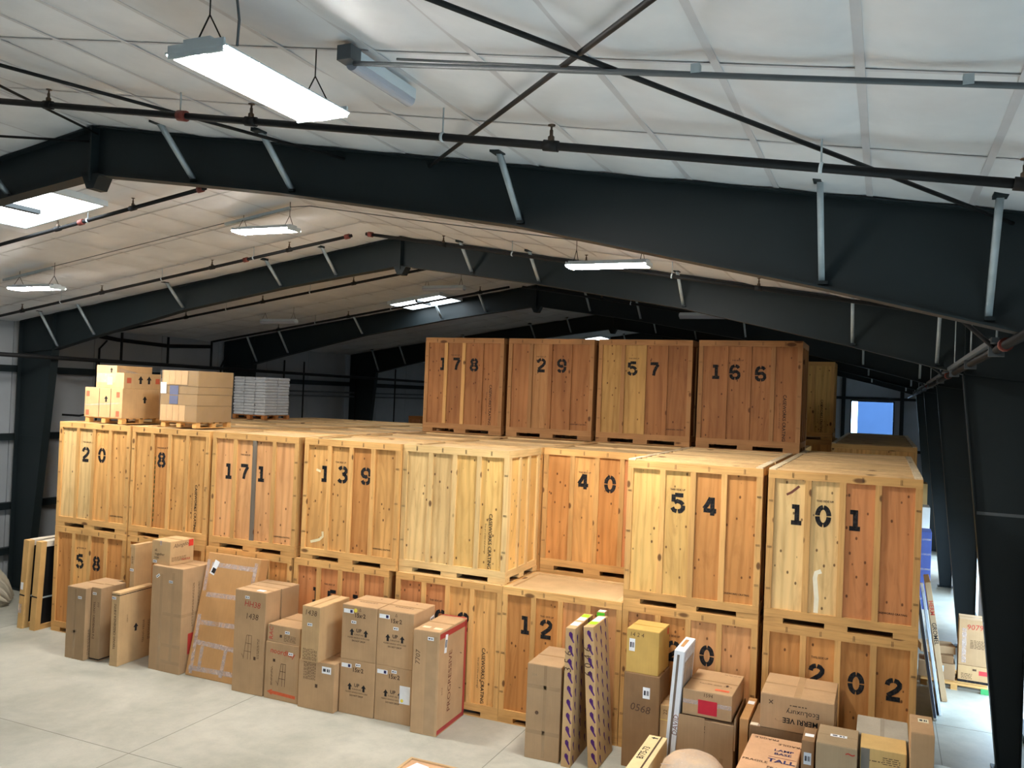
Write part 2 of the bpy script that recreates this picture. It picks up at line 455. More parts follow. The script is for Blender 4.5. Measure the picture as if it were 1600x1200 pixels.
# skylights set in the left slope
def skylight(n, x0, x1, y0, y1):
    ang = math.atan(SL); cx = (x0 + x1) / 2; L = (x1 - x0) / math.cos(ang)
    o = struct(link('window_%d' % n, unit_box(L, y1 - y0, .02), 'skylight_glow', None))
    o.location = (x0, y0, roof_z(x0, 8.83)); o.rotation_euler = (0, -ang, 0)
    for b in ((-.05, -.05, -.03, L + .05, 0, .10), (-.05, y1 - y0, -.03, L + .05, y1 - y0 + .05, .10), (-.05, 0, -.03, 0, y1 - y0, .10), (L, 0, -.03, L + .05, y1 - y0, .10)):
        part('skylight_frame', o, b, 'housing_white')
    part('purlin', o, (L * .52, 0, -.10, L * .56, (y1 - y0) * .62, -.03), 'steel_dark')
    return o
skylight(2, -13.62, -11.8, 8.75, 10.1)
skylight(3, -13.6, -11.95, 21.87, 23.24)
skylight(4, -13.6, -11.95, 37.2, 38.6)

# ================================================================== STEEL FRAMES
TOPP = [(0, 8.88), (11.6, 8.88 - SL * 11.6)]
BOT = [(0, 8.28), (1.5, 8.08), (3.0, 7.87), (6.0, 7.36), (8.9, 6.70), (10.3, 6.36)]
KNEE = {1: (10.65, 6.26, 11.30), -1: (10.36, 6.345, 10.97)}   # inner corner of the knee, inner foot
BR_S = [1.66, 3.15, 6.03, 8.95, 10.25]
FM = {}
def frame_meshes():
    for s in (1, -1):
        tz = lambda q: 8.88 - SL * q
        kx, kz, fx = KNEE[s]; bot = BOT[:-1] + [(kx, kz)]
        FM['web', s] = prism_xz('rafter_web', [(s * a, b) for a, b in bot] + [(s * kx, tz(kx)), (0, 8.88)], -.008, .008)
        t = [(s * 0, 8.88), (s * 11.6, tz(11.6))]
        FM['top', s] = prism_xz('top_flange', [t[0], t[1], (t[1][0], t[1][1] + .016), (t[0][0], t[0][1] + .016)], -.11, .11)
        lo = [(s * a, b) for a, b in bot]; lo2 = [(a, b - .018) for a, b in lo[::-1]]
        FM['bot', s] = prism_xz('bottom_flange', lo + lo2, -.11, .11)
        FM['cweb', s] = prism_xz('column_web', [(s * kx, kz), (s * fx, 0), (s * 11.6, 0), (s * 11.6, tz(11.6)), (s * kx, tz(kx))], -.008, .008)
        FM['cin', s] = prism_xz('inner_flange', [(s * kx, kz), (s * fx, .02), (s * (fx - .02), .02), (s * (kx - .02), kz)], -.11, .11)
        FM['cout', s] = prism_xz('outer_flange', [(s * 11.6, .02), (s * 11.6, tz(11.6)), (s * 11.62, tz(11.6)), (s * 11.62, .02)], -.11, .11)
        FM['stiff', s] = prism_xz('stiffener', [(s * kx, kz), (s * kx, tz(kx)), (s * (kx + .018), tz(kx)), (s * (kx + .018), kz)], -.10, .10)
        FM['stiff2', s] = prism_xz('stiffener', [(s * (kx + .02), kz - .008), (s * 11.6, kz - .12), (s * 11.6, kz - .105), (s * (kx + .02), kz + .01)], -.10, .10)
        for bs in BR_S:
            zb = None
            for (a0, b0), (a1, b1) in zip(BOT[:-1], BOT[1:]):
                if a0 <= bs <= a1: zb = b0 + (b1 - b0) * (bs - a0) / (a1 - a0)
            zt = tz(bs) + .02
            FM['brace', s, bs] = (tube_mesh('flange_brace', [(s * bs, -.60, zt), (s * bs, -.02, zb + .05)], .036, 4), zt, zb)
frame_meshes()
ORD = ['overhead frame nearest the viewer above the rods', 'frame nearest in view, spanning before the front crates', 'second frame back, above the third tier of crates',
       'third frame back, its left half lit by a skylight', 'fourth frame back, dim behind the crates', 'last frame, in the dark before the far gable']
for n, yf in enumerate(FRAMES):
    fr = empty('portal_frame', (XR, yf, 0))
    tag(fr, 'dark grey tapered steel ' + ORD[n], 'steel frame', 'portal frames of the hall')
    for s in (1, -1):
        ra = link('rafter', FM['web', s], 'steel_dark', fr)
        link('flange', FM['top', s], 'steel_dark', ra); link('flange', FM['bot', s], 'steel_dark', ra)
        co = link('column', FM['cweb', s], 'steel_dark', fr)
        link('flange', FM['cin', s], 'steel_dark', co); link('flange', FM['cout', s], 'steel_dark', co)
        link('stiffener', FM['stiff', s], 'steel_dark', co); link('stiffener', FM['stiff2', s], 'steel_dark', co)
        part('splice_strip', co, (min(s * (KNEE[s][2] - .40), s * 11.58), -.016, 4.0, max(s * (KNEE[s][2] - .40), s * 11.58), -.008, 4.05), 'conduit_grey' if n == 2 and s > 0 else 'steel_dark')
        part('base_plate', co, (min(s * (KNEE[s][2] - .08), s * 11.7), -.15, 0, max(s * (KNEE[s][2] - .08), s * 11.7), .15, .02), 'steel_dark')
        for bs in BR_S:
            me, zt, zb = FM['brace', s, bs]
            br = link('flange_brace', me, 'steel_galv', fr)
            part('bracket', br, (s * bs - .05, -.70, zt - .03, s * bs + .05, -.55, zt + .05), 'steel_dark')
            part('bolt', br, (s * bs - .03, -.06, zb + .02, s * bs + .05, -.02, zb + .05), 'steel_dark')
    part('ridge_plate', fr, (-.018, -.13, 8.18, .018, .13, 8.88), 'steel_dark')
    link('ridge_haunch', prism_xz('ridge_haunch', [(-.16, 8.27), (.16, 8.27), (.06, 8.08), (-.06, 8.08)], -.11, .11), 'steel_dark', fr)

# ================================================================== RODS, PIPES, LAMPS
def rod(a, b, r, label, z0=8.80):
    P0 = (a[0], a[1], roof_z(a[0], z0)); P1 = (b[0], b[1], roof_z(b[0], z0))
    o = link('bracing_rod', tube_mesh('bracing_rod', [P0, P1], r, 8), 'pipe_black')
    return tag(o, label, 'rod', 'roof bracing rods')
rod((-4.93, .32), (.90, 7.95), .018, 'dark bracing rod running down to the right knee of the nearest rafter')
rod((1.94, .32), (-4.55, 8.0), .018, 'dark bracing rod rising to the right and crossing the other rod', 8.81)
rod((-9.3, 3.18), (-5.64, 8.0), .018, 'dark bracing rod passing over the sprinkler pipe below the big lamp')
rod((-6.2, .32), (-9.45, 7.95), .016, 'thin dark bracing rod ending at the ridge of the nearest rafter')
rod((-16, .4), (-9.62, 8.0), .016, 'thin dark bracing rod at the far left edge above the rafter', 8.74)

def sprinkler(yp, x0, x1, heads, hangers, couplings, label, z0=8.66, r=.032):
    P0 = Vector((x0, yp, roof_z(x0, z0))); P1 = Vector((x1, yp, roof_z(x1, z0)))
    root = link('sprinkler_pipe', tube_mesh('sprinkler_pipe', [P0, P1], r, 12), 'pipe_black')
    tag(root, label, 'pipe', 'sprinkler branch pipes')
    d = (P1 - P0).normalized()
    for x in heads:
        p = Vector((x, yp, roof_z(x, z0)))
        h = link('sprinkler_head', lathe('sprinkler_head', [(.026, 0), (.026, .07), (.014, .08), (.014, .12), (.009, .125), (.009, .15), (.03, .155), (.03, .162)], 10), 'brass', root, p)
        link('fitting', tube_mesh('fitting', [-d * .06, d * .06], r + .012, 10), 'pipe_black', h)
    for x in hangers:
        p = Vector((x, yp, roof_z(x, z0))); t = roof_z(x, 8.93)
        h = link('hanger', tube_mesh('hanger_rod', [(0, 0, r), (0, 0, t - p.z)], .007, 6), 'steel_galv', root, p)
        link('clip', tube_mesh('clip', [-d * .012, d * .012], r + .007, 12), 'housing_white', h)
    for x in couplings:
        p = Vector((x, yp, roof_z(x, z0)))
        link('coupling', tube_mesh('coupling', [-d * .05, d * .05], r + .018, 12), 'pipe_red', root, p)
    return root
sprinkler(6.12, -9.3, 2.0, [-8.0, -5.35, -2.42, .75, ], [-6.2, -3.37, -.45], [-6.17], 'long black sprinkler pipe in front of the nearest rafter, right slope')
sprinkler(10.15, -20.6, -9.7, [-12.9, -11.2, -15.6, -18.4], [-12.2, -14.4, -17.6], [-12.35, -9.8], 'black sprinkler pipe on the left slope just behind the nearest rafter')
sprinkler(14.1, -20.6, -9.7, [-19.0, -16.4, -13.2, -11.2], [-17.7, -14.6, -12.1], [-9.8, -12.3], 'black sprinkler pipe on the left slope before the second rafter')
sprinkler(14.0, -9.3, 1.5, [-7.6, -4.8, -1.9], [-6.2, -3.3], [-9.2], 'black sprinkler pipe on the right slope before the second rafter')
sprinkler(17.9, -20.3, -9.7, [-17.6, -15.0, -12.2], [-16.2, -13.5], [], 'black sprinkler pipe on the left slope just behind the second rafter')
sprinkler(21.8, -20.3, -9.7, [-17.6, -15.0, -10.6], [-16.2, -13.5], [], 'black sprinkler pipe on the left slope before the skylit rafter')
sprinkler(21.8, -9.3, 1.5, [-7.0, -4.0, -1.2], [-6.2], [], 'black sprinkler pipe on the right slope before the third rafter')

def conduit(pts, r, label, mat='conduit_grey'):
    return tag(link('conduit', tube_mesh('conduit', pts, r, 8), mat), label, 'conduit')
cA = conduit([(-3.3, 4.74, roof_z(-3.0, 8.80)), (2.2, 4.74, roof_z(2.2, 8.80))], .017, 'grey conduit under the ceiling running right from the unlit lamp')
for x in (-1.05, .3): link('clip', unit_box(.05, .05, .05), 'steel_galv', cA, (x, 4.715, roof_z(x, 8.775)))
conduit([(-3.0, 4.79, roof_z(-3.0, 8.81)), (-1.2, 4.79, roof_z(-1.2, 8.80)), (2.2, 4.78, roof_z(2.2, 8.81))], .009, 'thin cable beside the grey ceiling conduit at upper right')
def strip_run(x0, x1, label):
    o = conduit([(x0, 12.2, roof_z(x0, 8.82)), (x1, 12.2, roof_z(x1, 8.82))], .008, label)
    return o
cB = strip_run(-17.0, -9.7, 'thin conduit across the left slope linking two lit lamps')
for a, b in ((-17.05, -15.62), (-11.15, -9.7)):
    L = (b - a) / math.cos(math.atan(SL))
    link('channel', unit_box(L, .05, .05), 'steel_galv', cB, (a, 12.175, roof_z(a, 8.77)), (0, -math.atan(SL), 0))
conduit([(-9.7, 12.2, 8.78), (-9.3, 12.22, 8.78), (-7.5, 12.3, roof_z(-7.5, 8.81)), (-4, 12.25, roof_z(-4, 8.81))], .008, 'thin conduit over the ridge towards the lamp above the crates')

def lens_mesh(L, wd, dp, seg=10):
    v, f = [], []
    for i in range(2):
        x = (-.5 + i) * L
        for k in range(seg + 1):
            a = math.pi * k / seg
            v.append((x, -wd / 2 * math.cos(a), -dp * math.sin(a)))
    n = seg + 1
    for k in range(seg): f.append((k, k + 1, n + k + 1, n + k))
    f.append(tuple(range(n))[::-1]); f.append(tuple(range(n, 2 * n))); f.append((0, n, 2 * n - 1, n - 1))
    me = mesh_from('lens', v, f)
    bm = bmesh.new(); bm.from_mesh(me); bmesh.ops.recalc_face_normals(bm, faces=bm.faces); bm.to_mesh(me); bm.free()
    return me
def lamp(x, y, z, rz, label, on=True, L=1.22, wd=.40, hang=True, group='hanging strip lamps'):
    root = empty('ceiling_lamp', (x, y, z), (0, 0, rz)); tag(root, label, 'lamp', group)
    link('lens', lens_mesh(L, wd, .032 if on else .075), 'lamp_lens' if on else 'lens_off', root)
    hs = multi('housing', [(-L / 2 - .01, -wd / 2, 0, L / 2 + .01, wd / 2, .012), (-L / 2, -wd * .22, .012, L / 2, wd * .22, .075)])
    link('housing', hs, 'housing_white', root)
    for s in (-1, 1): part('end_cap', root, (s * L / 2 - .008, -wd * .46, -.03, s * L / 2 + .008, wd * .46, .05), 'housing_white')
    if hang:
        for s in (-1, 1):
            px = x + s * L * .42 * math.cos(rz); zt = roof_z(px, 8.9) - z
            cb = link('cable', tube_mesh('cable', [(s * L * .42, 0, .24), (s * L * .42, 0, zt)], .005, 6), 'pipe_black', root)
            for q in (-1, 1):
                link('cable_leg', tube_mesh('cable_leg', [(s * L * .42, 0, .25), (s * L * .42, q * .11, .07)], .005, 5), 'pipe_black', cb)
    return root
lamp(-3.74, 4.40, 7.56, R(90), 'big bright hanging strip lamp near the upper left of the ceiling', wd=.46)
lamp(-16.05, 12.2, 7.43, 0, 'lit hanging strip lamp at the far left above the pallets')
lamp(-10.22, 12.2, 8.38, 0, 'lit hanging strip lamp under the ridge on a short cable')
lamp(-3.83, 12.2, 7.60, 0, 'lit hanging strip lamp in front of the second rafter, right of centre')
lamp(-16.3, 20.2, 7.50, 0, 'unlit strip lamp deep on the left slope before the dark rafter', False, wd=.2)
lamp(-10.9, 20.2, 8.40, 0, 'unlit strip lamp beside the middle skylight', False, wd=.2)
lamp(-3.92, 20.2, 7.66, 0, 'unlit strip lamp above crate 166', False, wd=.2)
# the small unlit fixture with its grey junction box
sm = empty('ceiling_lamp', (-3.37, 5.14, 7.83), (0, 0, R(90)))
tag(sm, 'small unlit strip lamp with grey junction box fixed to the ceiling', 'lamp')
link('lens', lens_mesh(.76, .10, .055), 'lens_off', sm, (.06, 0, 0))
part('housing', sm, (-.30, -.055, 0, .44, .055, .075), 'housing_white')
part('junction_box', sm, (-.42, -.055, -.015, -.30, .055, .085), 'conduit_grey')

# eave pipes and racks
ep = link('eave_pipe', tube_mesh('eave_pipe', [(.98, 4.0, 6.26), (.98, 44, 6.22)], .042, 12), 'pipe_black')
tag(ep, 'dark sprinkler main running back under the right eave', 'pipe')
part('channel', ep, (.90, 9.2, 6.30, .96, 15.6, 6.35), 'conduit_grey')
part('channel', ep, (.90, 16.2, 6.30, .96, 30.0, 6.34), 'conduit_grey')
for yy in (8.9, 16.6, 24.3):
    link('coupling', tube_mesh('coupling', [(.98, yy - .06, 6.26), (.98, yy + .06, 6.26)], .062, 12), 'pipe_red', ep)
for yy in (9.6, 12.4, 15.2, 19, 23, 27, 31, 35):
    h = link('hanger', tube_mesh('hanger', [(.98, yy, 6.28), (.98, yy, 7.2)], .009, 6), 'steel_galv', ep)
    part('clamp', h, (.91, yy - .02, 6.19, 1.05, yy + .02, 6.34), 'conduit_grey')
for yy in (8.5, 16.2, 23.9):
    link('sway_brace', tube_mesh('sway_brace', [(.98, yy + 1.1, 6.26), (.45, yy - .2, 6.55)], .022, 8), 'pipe_black', ep)
conduit([(-3.58, 3.95, 7.63), (-3.60, 3.98, 7.80), (-3.57, 3.9, 8.0)], .008, 'loose grey cable hanging beside the big bright lamp')
lp = link('eave_pipe', tube_mesh('eave_pipe', [(-19.72, 2, 6.16), (-19.72, 44, 6.05)], .055, 12), 'pipe_black')
tag(lp, 'dark sprinkler main running back along the left wall', 'pipe')
for yy in (17.7, 19.4, 21.2):
    d = link('drop', tube_mesh('drop', [(-19.72, yy, 6.15), (-19.72, yy, 6.95)], .035, 8), 'pipe_black', lp)
link('drop', tube_mesh('drop', [(-19.72, 16.9, 6.15), (-19.72, 16.9, 4.7), (-20.12, 16.75, 4.6), (-20.35, 16.4, 4.62)], .03, 8), 'pipe_black', lp)
for x, yy in ((-21.05, 14.75), (-21.05, 15.0)):
    conduit([(x, yy, 5.9), (x, yy, 3.3), (x, yy - .35, 2.6)] if yy < 14.9 else [(x, yy, 5.9), (x, yy, 2.9)], .02, 'slim grey conduit on the left wall, %s of a pair' % ('left' if yy < 14.9 else 'right'))
conduit([(-20.9, 17.5, 6.9), (-20.9, 18.6, 6.8), (-20.9, 20.6, 6.75), (-20.9, 22.4, 6.85)], .06, 'black duct hose looping along the top of the left wall', 'pipe_black')
conduit([(-20.98, 18.0, 0.0), (-20.98, 18.05, 6.5), (-20.98, 18.3, 6.75)], .03, 'short curved black pipe behind the pallets at left', 'pipe_black')
conduit([(-20.9, 22.9, 5.2), (-20.9, 22.95, 6.2), (-20.9, 23.2, 6.6)], .03, 'curved black pipe on the left wall above the bags', 'pipe_black')
for z, n in ((5.45, 'upper'), (5.28, 'lower')):
    conduit([(-20.95, 24, z), (-20.95, 40, z)], .035, '%s bright conduit along the dark left wall beyond the bags' % n)
for yy, n in ((26.2, 'first'), (27.4, 'second'), (31.0, 'third'), (34.2, 'fourth')):
    conduit([(-20.8, yy, 0), (-20.8, yy, 6.6)], .03, '%s upright pipe of the dark left wall beyond the bags' % n, 'pipe_black')
cb = tag(link('cabinet', unit_box(.5, 2.4, 2.0, .01), 'black_mesh', None, (-19.9, 16.6, 0)), 'black cabinet standing behind the leaning framed panels', 'cabinet')
link('top_edge', unit_box(.52, 2.42, .03), 'steel_dark', cb, (-.01, -.01, 2.0))
part('door', cb, (.5, .05, .05, .515, 1.18, 1.95), 'black_mesh'); part('door', cb, (.5, 1.22, .05, .515, 2.35, 1.95), 'black_mesh')


# ================================================================== STORAGE CRATES
PALE = lin((222, 190, 134)); TAN = lin((216, 166, 102)); ORG = lin((200, 142, 82)); PINK = lin((216, 162, 110))
REDO = lin((206, 140, 90)); YEL = lin((224, 184, 114)); RAIL = lin((212, 166, 104)); BROWN = lin((176, 116, 64)); GREYW = lin((120, 112, 102)); OLD = lin((160, 110, 68)); OLD2 = lin((168, 124, 80)); OLDY = lin((186, 148, 90))
def jit(c, a=.07):
    k = 1 + random.uniform(-a, a); return tuple(v * k for v in c[:3])
CLIP = multi('wire_clip', [(0, -.004, 0, .062, 0, .005), (0, -.004, .018, .062, 0, .023)])
CLIPV = multi('wire_clip', [(0, -.004, 0, .005, 0, .075), (.018, -.004, 0, .023, 0, .075)])
def crate(x, y, tier, label, digits=(), tints=(TAN,) * 4, stamp=None, cleats=False, detail=2, rail=RAIL, studc=None, group='plywood storage crates', half=None, up=True):
    z = tier * H if not isinstance(tier, float) else tier
    c = empty('storage_crate', (x, y, z)); tag(c, label, 'crate', group)
    W_, D_ = CW, CD; t = .035
    if detail >= 1:
        for bx in ((0, .28), (.87, 1.19), (1.80, W_)):
            for by in ((0, .22), (.64, .86), (D_ - .22, D_)):
                part('skid_block', c, (bx[0], by[0] + .004, .018, bx[1], by[1] - .004, .10), 'wood_across', jit(rail))
        part('skid_board', c, (0, .004, 0, W_, .10, .018), 'wood_across', jit(rail)); part('skid_board', c, (0, D_ - .1, 0, W_, D_ - .004, .018), 'wood_across', jit(rail))
        part('deck', c, (0.01, .01, .10, W_ - .01, D_ - .01, .125), 'wood_across', jit(BROWN))
        part('bottom_rail', c, (0, 0, .10, W_, t, .225), 'wood_across', jit(rail))
    else:
        part('body', c, (.02, .02, 0, W_ - .02, D_ - .02, H - .06), 'plywood', jit(TAN))
    part('top_rail', c, (0, 0, H - .125, W_, t, H), 'wood_across', jit(rail))
    part('top_rail', c, (0, D_ - t, H - .125, W_, D_, H), 'wood_across', jit(rail))
    for xx in (0, W_ - t): part('top_rail', c, (xx, t, H - .125, xx + t, D_ - t, H), 'wood_deep', jit(rail))
    lidc = lin((206, 176, 132))
    part('lid', c, (t, t, H - .05, W_ - t, D_ - t, H - .03), 'cardboard', jit(lidc))
    for yy in (t, D_ - t - .09): part('lid_cleat', c, (t + .09, yy, H - .03, W_ - t - .09, yy + .09, H + .0), 'wood_across', jit(lidc))
    for xx in (t, W_ - t - .09): part('lid_cleat', c, (xx, t, H - .03, xx + .09, D_ - t, H + .0), 'wood_deep', jit(lidc))
    if cleats:
        for yy in (.03, .40, .74, 1.08, D_ - .12): part('lid_cleat', c, (.12, yy, H - .03, W_ - .12, yy + .09, H + .022), 'wood_across', jit(lidc, .12))
        for xx in (.005, W_ - .11): part('lid_cleat', c, (xx, .01, H, xx + .105, D_ - .01, H + .024), 'wood_deep', lin((226, 208, 176)))
    if detail == 0: return c
    zb, zt = .225, H - .125; pw = .095
    for xx in (0, W_ - pw): part('corner_post', c, (xx, 0.001, zb, xx + pw, t, zt), 'wood_upright', jit(rail))
    step = (W_ - 2 * pw) / 4
    for k in range(3):
        xc = pw + step * (k + 1)
        sc_ = (studc or {}).get(k)
        part('stud', c, (xc - .044, .001, zb, xc + .044, t, zt), 'wood_upright', jit(sc_ if sc_ else rail, .05 if sc_ else .12))
    for k in range(4):
        part('plywood_panel', c, (pw + step * k - (.05 if k == 0 else 0), t, zb - .02, pw + step * (k + 1) + (.05 if k == 3 else 0), t + .014, zt + .02), 'plywood', jit(tints[k], .05))
    for sx, xo, xi in ((1, W_ - t, W_ - t - .014), (-1, 0, t)):
        part('side_panel', c, (xi, t + .014, zb - .02, xi + .014, D_ - t, zt + .02), 'plywood', jit(tints[3], .05))
        part('bottom_rail', c, (xo, t, .10, xo + t, D_ - t, .225), 'wood_deep', jit(rail))
        for yy in (t, D_ - t - pw): part('corner_post', c, (xo, yy, zb, xo + t, yy + pw, zt), 'wood_upright', jit(rail))
        for yy in (.50, .92): part('stud', c, (xo, yy, zb, xo + t, yy + .085, zt), 'wood_upright', jit(rail))
    part('back_panel', c, (.02, D_ - t - .014, .12, W_ - .02, D_ - t, zt + .02), 'plywood', jit(TAN))
    if detail >= 2:
        for xx in (.016, W_ - .078):
            for zz in (.55, 1.18, 1.86): link('wire_clip', CLIP, 'ink', c, (xx, 0, zz + random.uniform(-.04, .04)), (0, 0, 0), BROWNINK)
        for xx in (.32, .8, 1.3, 1.8): link('wire_clip', CLIPV, 'ink', c, (xx + random.uniform(-.05, .05), 0, H - .10), (0, 0, 0), BROWNINK)
    for ch, dx, dz in digits:
        link('painted_digit', digit_mesh(ch), 'ink', c, (dx - .31 * .342, t - .001, dz - .15), (0, 0, 0), INK)
    if up and digits:
        dx = .82
        link('stencil_text', text_mesh('THIS SIDE UP', .042, 0, .02), 'ink', c, (dx, t - .003, 1.90), (R(90), 0, 0), BROWNINK)
    if stamp == 'v':
        link('stencil_text', text_mesh('CASEWORKS CRATING', .092, 0, .012), 'ink', c, (1.80, t - .003, .72), (R(90), R(90), 0), INK)
        link('stencil_text', text_mesh('fine art crates and storage', .05), 'ink', c, (1.71, t - .003, .76), (R(90), R(90), 0), BROWNINK)
    elif stamp == 'h':
        link('stencil_text', text_mesh('CASEWORKS CRATING', .038, 0, .02), 'ink', c, (1.78, t - .003, .36), (R(90), 0, 0), INK)
    return c
XC = [-16.86, -14.71, -12.48, -10.23, -8.085, -5.95, -3.81, -1.60]
YF = 13.60
def dg(s, *pos): return [(ch, p[0], p[1]) for ch, p in zip(s, pos)]
T4 = lambda a, b=None, c=None, d=None: (a, b or a, c or a, d or a)
# second tier, front row
crate(XC[0], 13.55, 1, 'plywood storage crate stencilled 20 at the left end of the second tier', dg('20', (.80, 1.63), (1.29, 1.64)), T4(PALE, PALE, TAN, TAN), 'h')
crate(XC[1], 13.58, 1, 'plywood storage crate stencilled 8 between crates 20 and 171', dg('8', (.83, 1.65)), T4(TAN, ORG, TAN, TAN), 'v')
crate(XC[2], 13.57, 1, 'pinkish plywood storage crate stencilled 171 with one grey stud', dg('171', (.40, 1.56), (.81, 1.56), (1.22, 1.56)), T4(PINK), 'h', studc={1: GREYW})
crate(XC[3], YF, 1, 'plywood storage crate stencilled 139 on the second tier', dg('139', (.46, 1.67), (.87, 1.67), (1.39, 1.68)), T4(TAN, TAN, ORG, TAN), 'h')
crate(XC[4], 13.68, 1, 'pale unnumbered plywood crate beside crate 40, right side exposed', (), T4(PALE, PALE, YEL, YEL), 'v', rail=PALE)
crate(XC[5], 15.32, 1, 'plywood storage crate stencilled 40 set back between its neighbours', dg('40', (.79, 1.73), (1.32, 1.72)), T4(ORG, TAN, ORG, REDO), None)
crate(XC[6], YF, 1, 'plywood storage crate stencilled 54, two panels pale and two orange', dg('54', (.83, 1.69), (1.33, 1.68)), T4(YEL, YEL, ORG, ORG), 'h', cleats=True)
crate(XC[7], YF, 1, 'plywood storage crate stencilled 101 at the right end of the second tier', dg('101', (.41, 1.68), (.8, 1.68), (1.23, 1.67)), T4(PALE, PALE, REDO, REDO), 'h', cleats=True)
# bottom tier, front row
crate(XC[0], 13.55, 0, 'plywood storage crate stencilled 58 at the bottom left corner', dg('58', (.77, 1.61), (1.27, 1.61)), T4(ORG, TAN, ORG, ORG), None)
crate(XC[1], 13.58, 0, 'bottom tier plywood crate under crate 8, mostly behind cartons', (), T4(ORG), None)
crate(XC[2] - .06, 13.57, 0, 'bottom tier plywood crate under crate 171, behind the taped flat carton', (), T4(ORG, ORG, TAN, ORG), None)
crate(XC[3] - .14, YF, 0, 'bottom tier plywood crate under crate 139 with its number half hidden', dg('151', (.51, 1.67), (.89, 1.65), (1.41, 1.64)), T4(REDO, REDO, REDO, REDO), None)
crate(XC[4], YF, 0, 'bottom tier plywood crate under the pale crate, brand stamped upright', dg('62', (.93, 1.59), (1.38, 1.60)), T4(REDO, REDO, TAN, TAN), 'v')
crate(XC[5], YF, 0, 'plywood storage crate stencilled 12 with nothing stacked on its lid', dg('12', (.42, 1.72), (.81, 1.69)), T4(ORG, ORG, PINK, PINK), None)
crate(XC[6], YF, 0, 'bottom tier plywood crate under crate 54 stencilled 20 behind the wrapped slab', dg('20', (.84, 1.66), (1.37, 1.67)), T4(PINK, ORG, PINK, PINK), None)
crate(XC[7], YF, 0, 'plywood storage crate stencilled 202 at the bottom right corner', dg('202', (.78, 1.64), (1.33, 1.61), (1.83, 1.60)), T4(ORG, ORG, ORG, ORG), None)
def stroke_on(c, name, pts, wd, color, dep=.035):
    return link(name, strokes_mesh(name, [pts], wd, 1, 1, .002), 'paint', c, (0, dep, 0), (0, 0, 0), color)
CR = {o['label']: o for o in bpy.data.objects if o.name.startswith('storage_crate')}
def find(t): return [o for k, o in CR.items() if t in k][0]
stroke_on(find('stencilled 101'), 'tape_strip', [(.74, .235), (.745, .45), (.715, .75), (.73, .83), (.80, .86)], .065, lin((250, 242, 216)))
stroke_on(find('stencilled 139'), 'tape_strip', [(.20, .34), (.40, .40), (.48, .47), (.47, .56)], .05, lin((238, 222, 176)))
stroke_on(find('stencilled 139'), 'tape_strip', [(.27, 1.73), (.37, 1.70)], .045, lin((238, 222, 176)))
for xx in (.645, 1.48):
    for k in range(14):
        if random.random() < .85: part('green_dash', find('stencilled 8 '), (xx, .033, .35 + .10 * k, xx + .02, .036, .40 + .10 * k + random.uniform(0, .03)), 'ink', lin((46, 84, 40)))
stroke_on(find('stencilled 101'), 'smear', [(.27, 1.96), (.34, 2.0), (.45, 2.10)], .035, lin((112, 62, 44)))
# third tier
crate(-10.51, 18.66, 2, 'plywood storage crate stencilled 178, leftmost on the top tier', dg('178', (.48, 1.69), (.86, 1.68), (1.34, 1.67)), T4(OLD), 'v', studc={0: RAIL, 1: RAIL, 2: OLD}, rail=OLD2)
crate(-8.25, 18.66, 2, 'plywood storage crate stencilled 29 on the top tier, all panels orange brown', dg('29', (.83, 1.70), (1.34, 1.70)), T4(OLD, OLD2, OLD, OLD), 'h', studc={1: OLD, 2: OLD}, rail=OLD2)
crate(-6.0, 18.62, 2, 'plywood storage crate stencilled 57 on the top tier, left half yellowish', dg('57', (.79, 1.68), (1.29, 1.67)), T4(OLDY, OLDY, OLD, OLD), 'h', studc={1: OLDY, 2: OLD}, rail=OLD2)
crate(-3.72, 18.55, 2, 'plywood storage crate stencilled 166, rightmost numbered one on the top tier', dg('166', (.36, 1.66), (.77, 1.65), (1.3, 1.63)), T4(OLD), 'v', studc={0: OLD, 1: OLD}, rail=OLD2)
crate(-3.53, 26.95, 2, 'plywood storage crate on the top tier half hidden behind crate 166', (), T4(TAN, TAN, YEL, YEL), 'v', detail=1)
# rows behind the front row: only lids show
ROWN = ['front', 'first', 'second', 'third', 'fourth', 'fifth']
FRN = ['leftmost crate 20', 'green dotted crate 8', 'pinkish crate 171', 'three digit crate 139', 'the pale crate', 'set back crate 40', 'half pale crate 54', 'rightmost crate 101']
for cx in range(8):
    for k in range(1, 6):
        if cx == 7 and k > 3: continue
        yy = YF + 1.535 * k + .09
        if cx == 5:
            yy = 15.32 + 1.535 * k
            if k > 4: continue
        xx = XC[cx]
        crate(xx, yy, 1, 'plywood crate on the second tier, lid showing, %s row behind %s' % (ROWN[k], FRN[cx]), detail=0, cleats=cx == 7 or (cx == 6 and k < 3), group='crates behind the front row')
        crate(xx, yy, 0, 'plywood crate buried in the bottom tier behind the front row', detail=0, group='buried bottom tier crates')
crate(XC[5], 15.32, 0, 'plywood crate buried in the bottom tier behind the front row', detail=0, group='buried bottom tier crates')
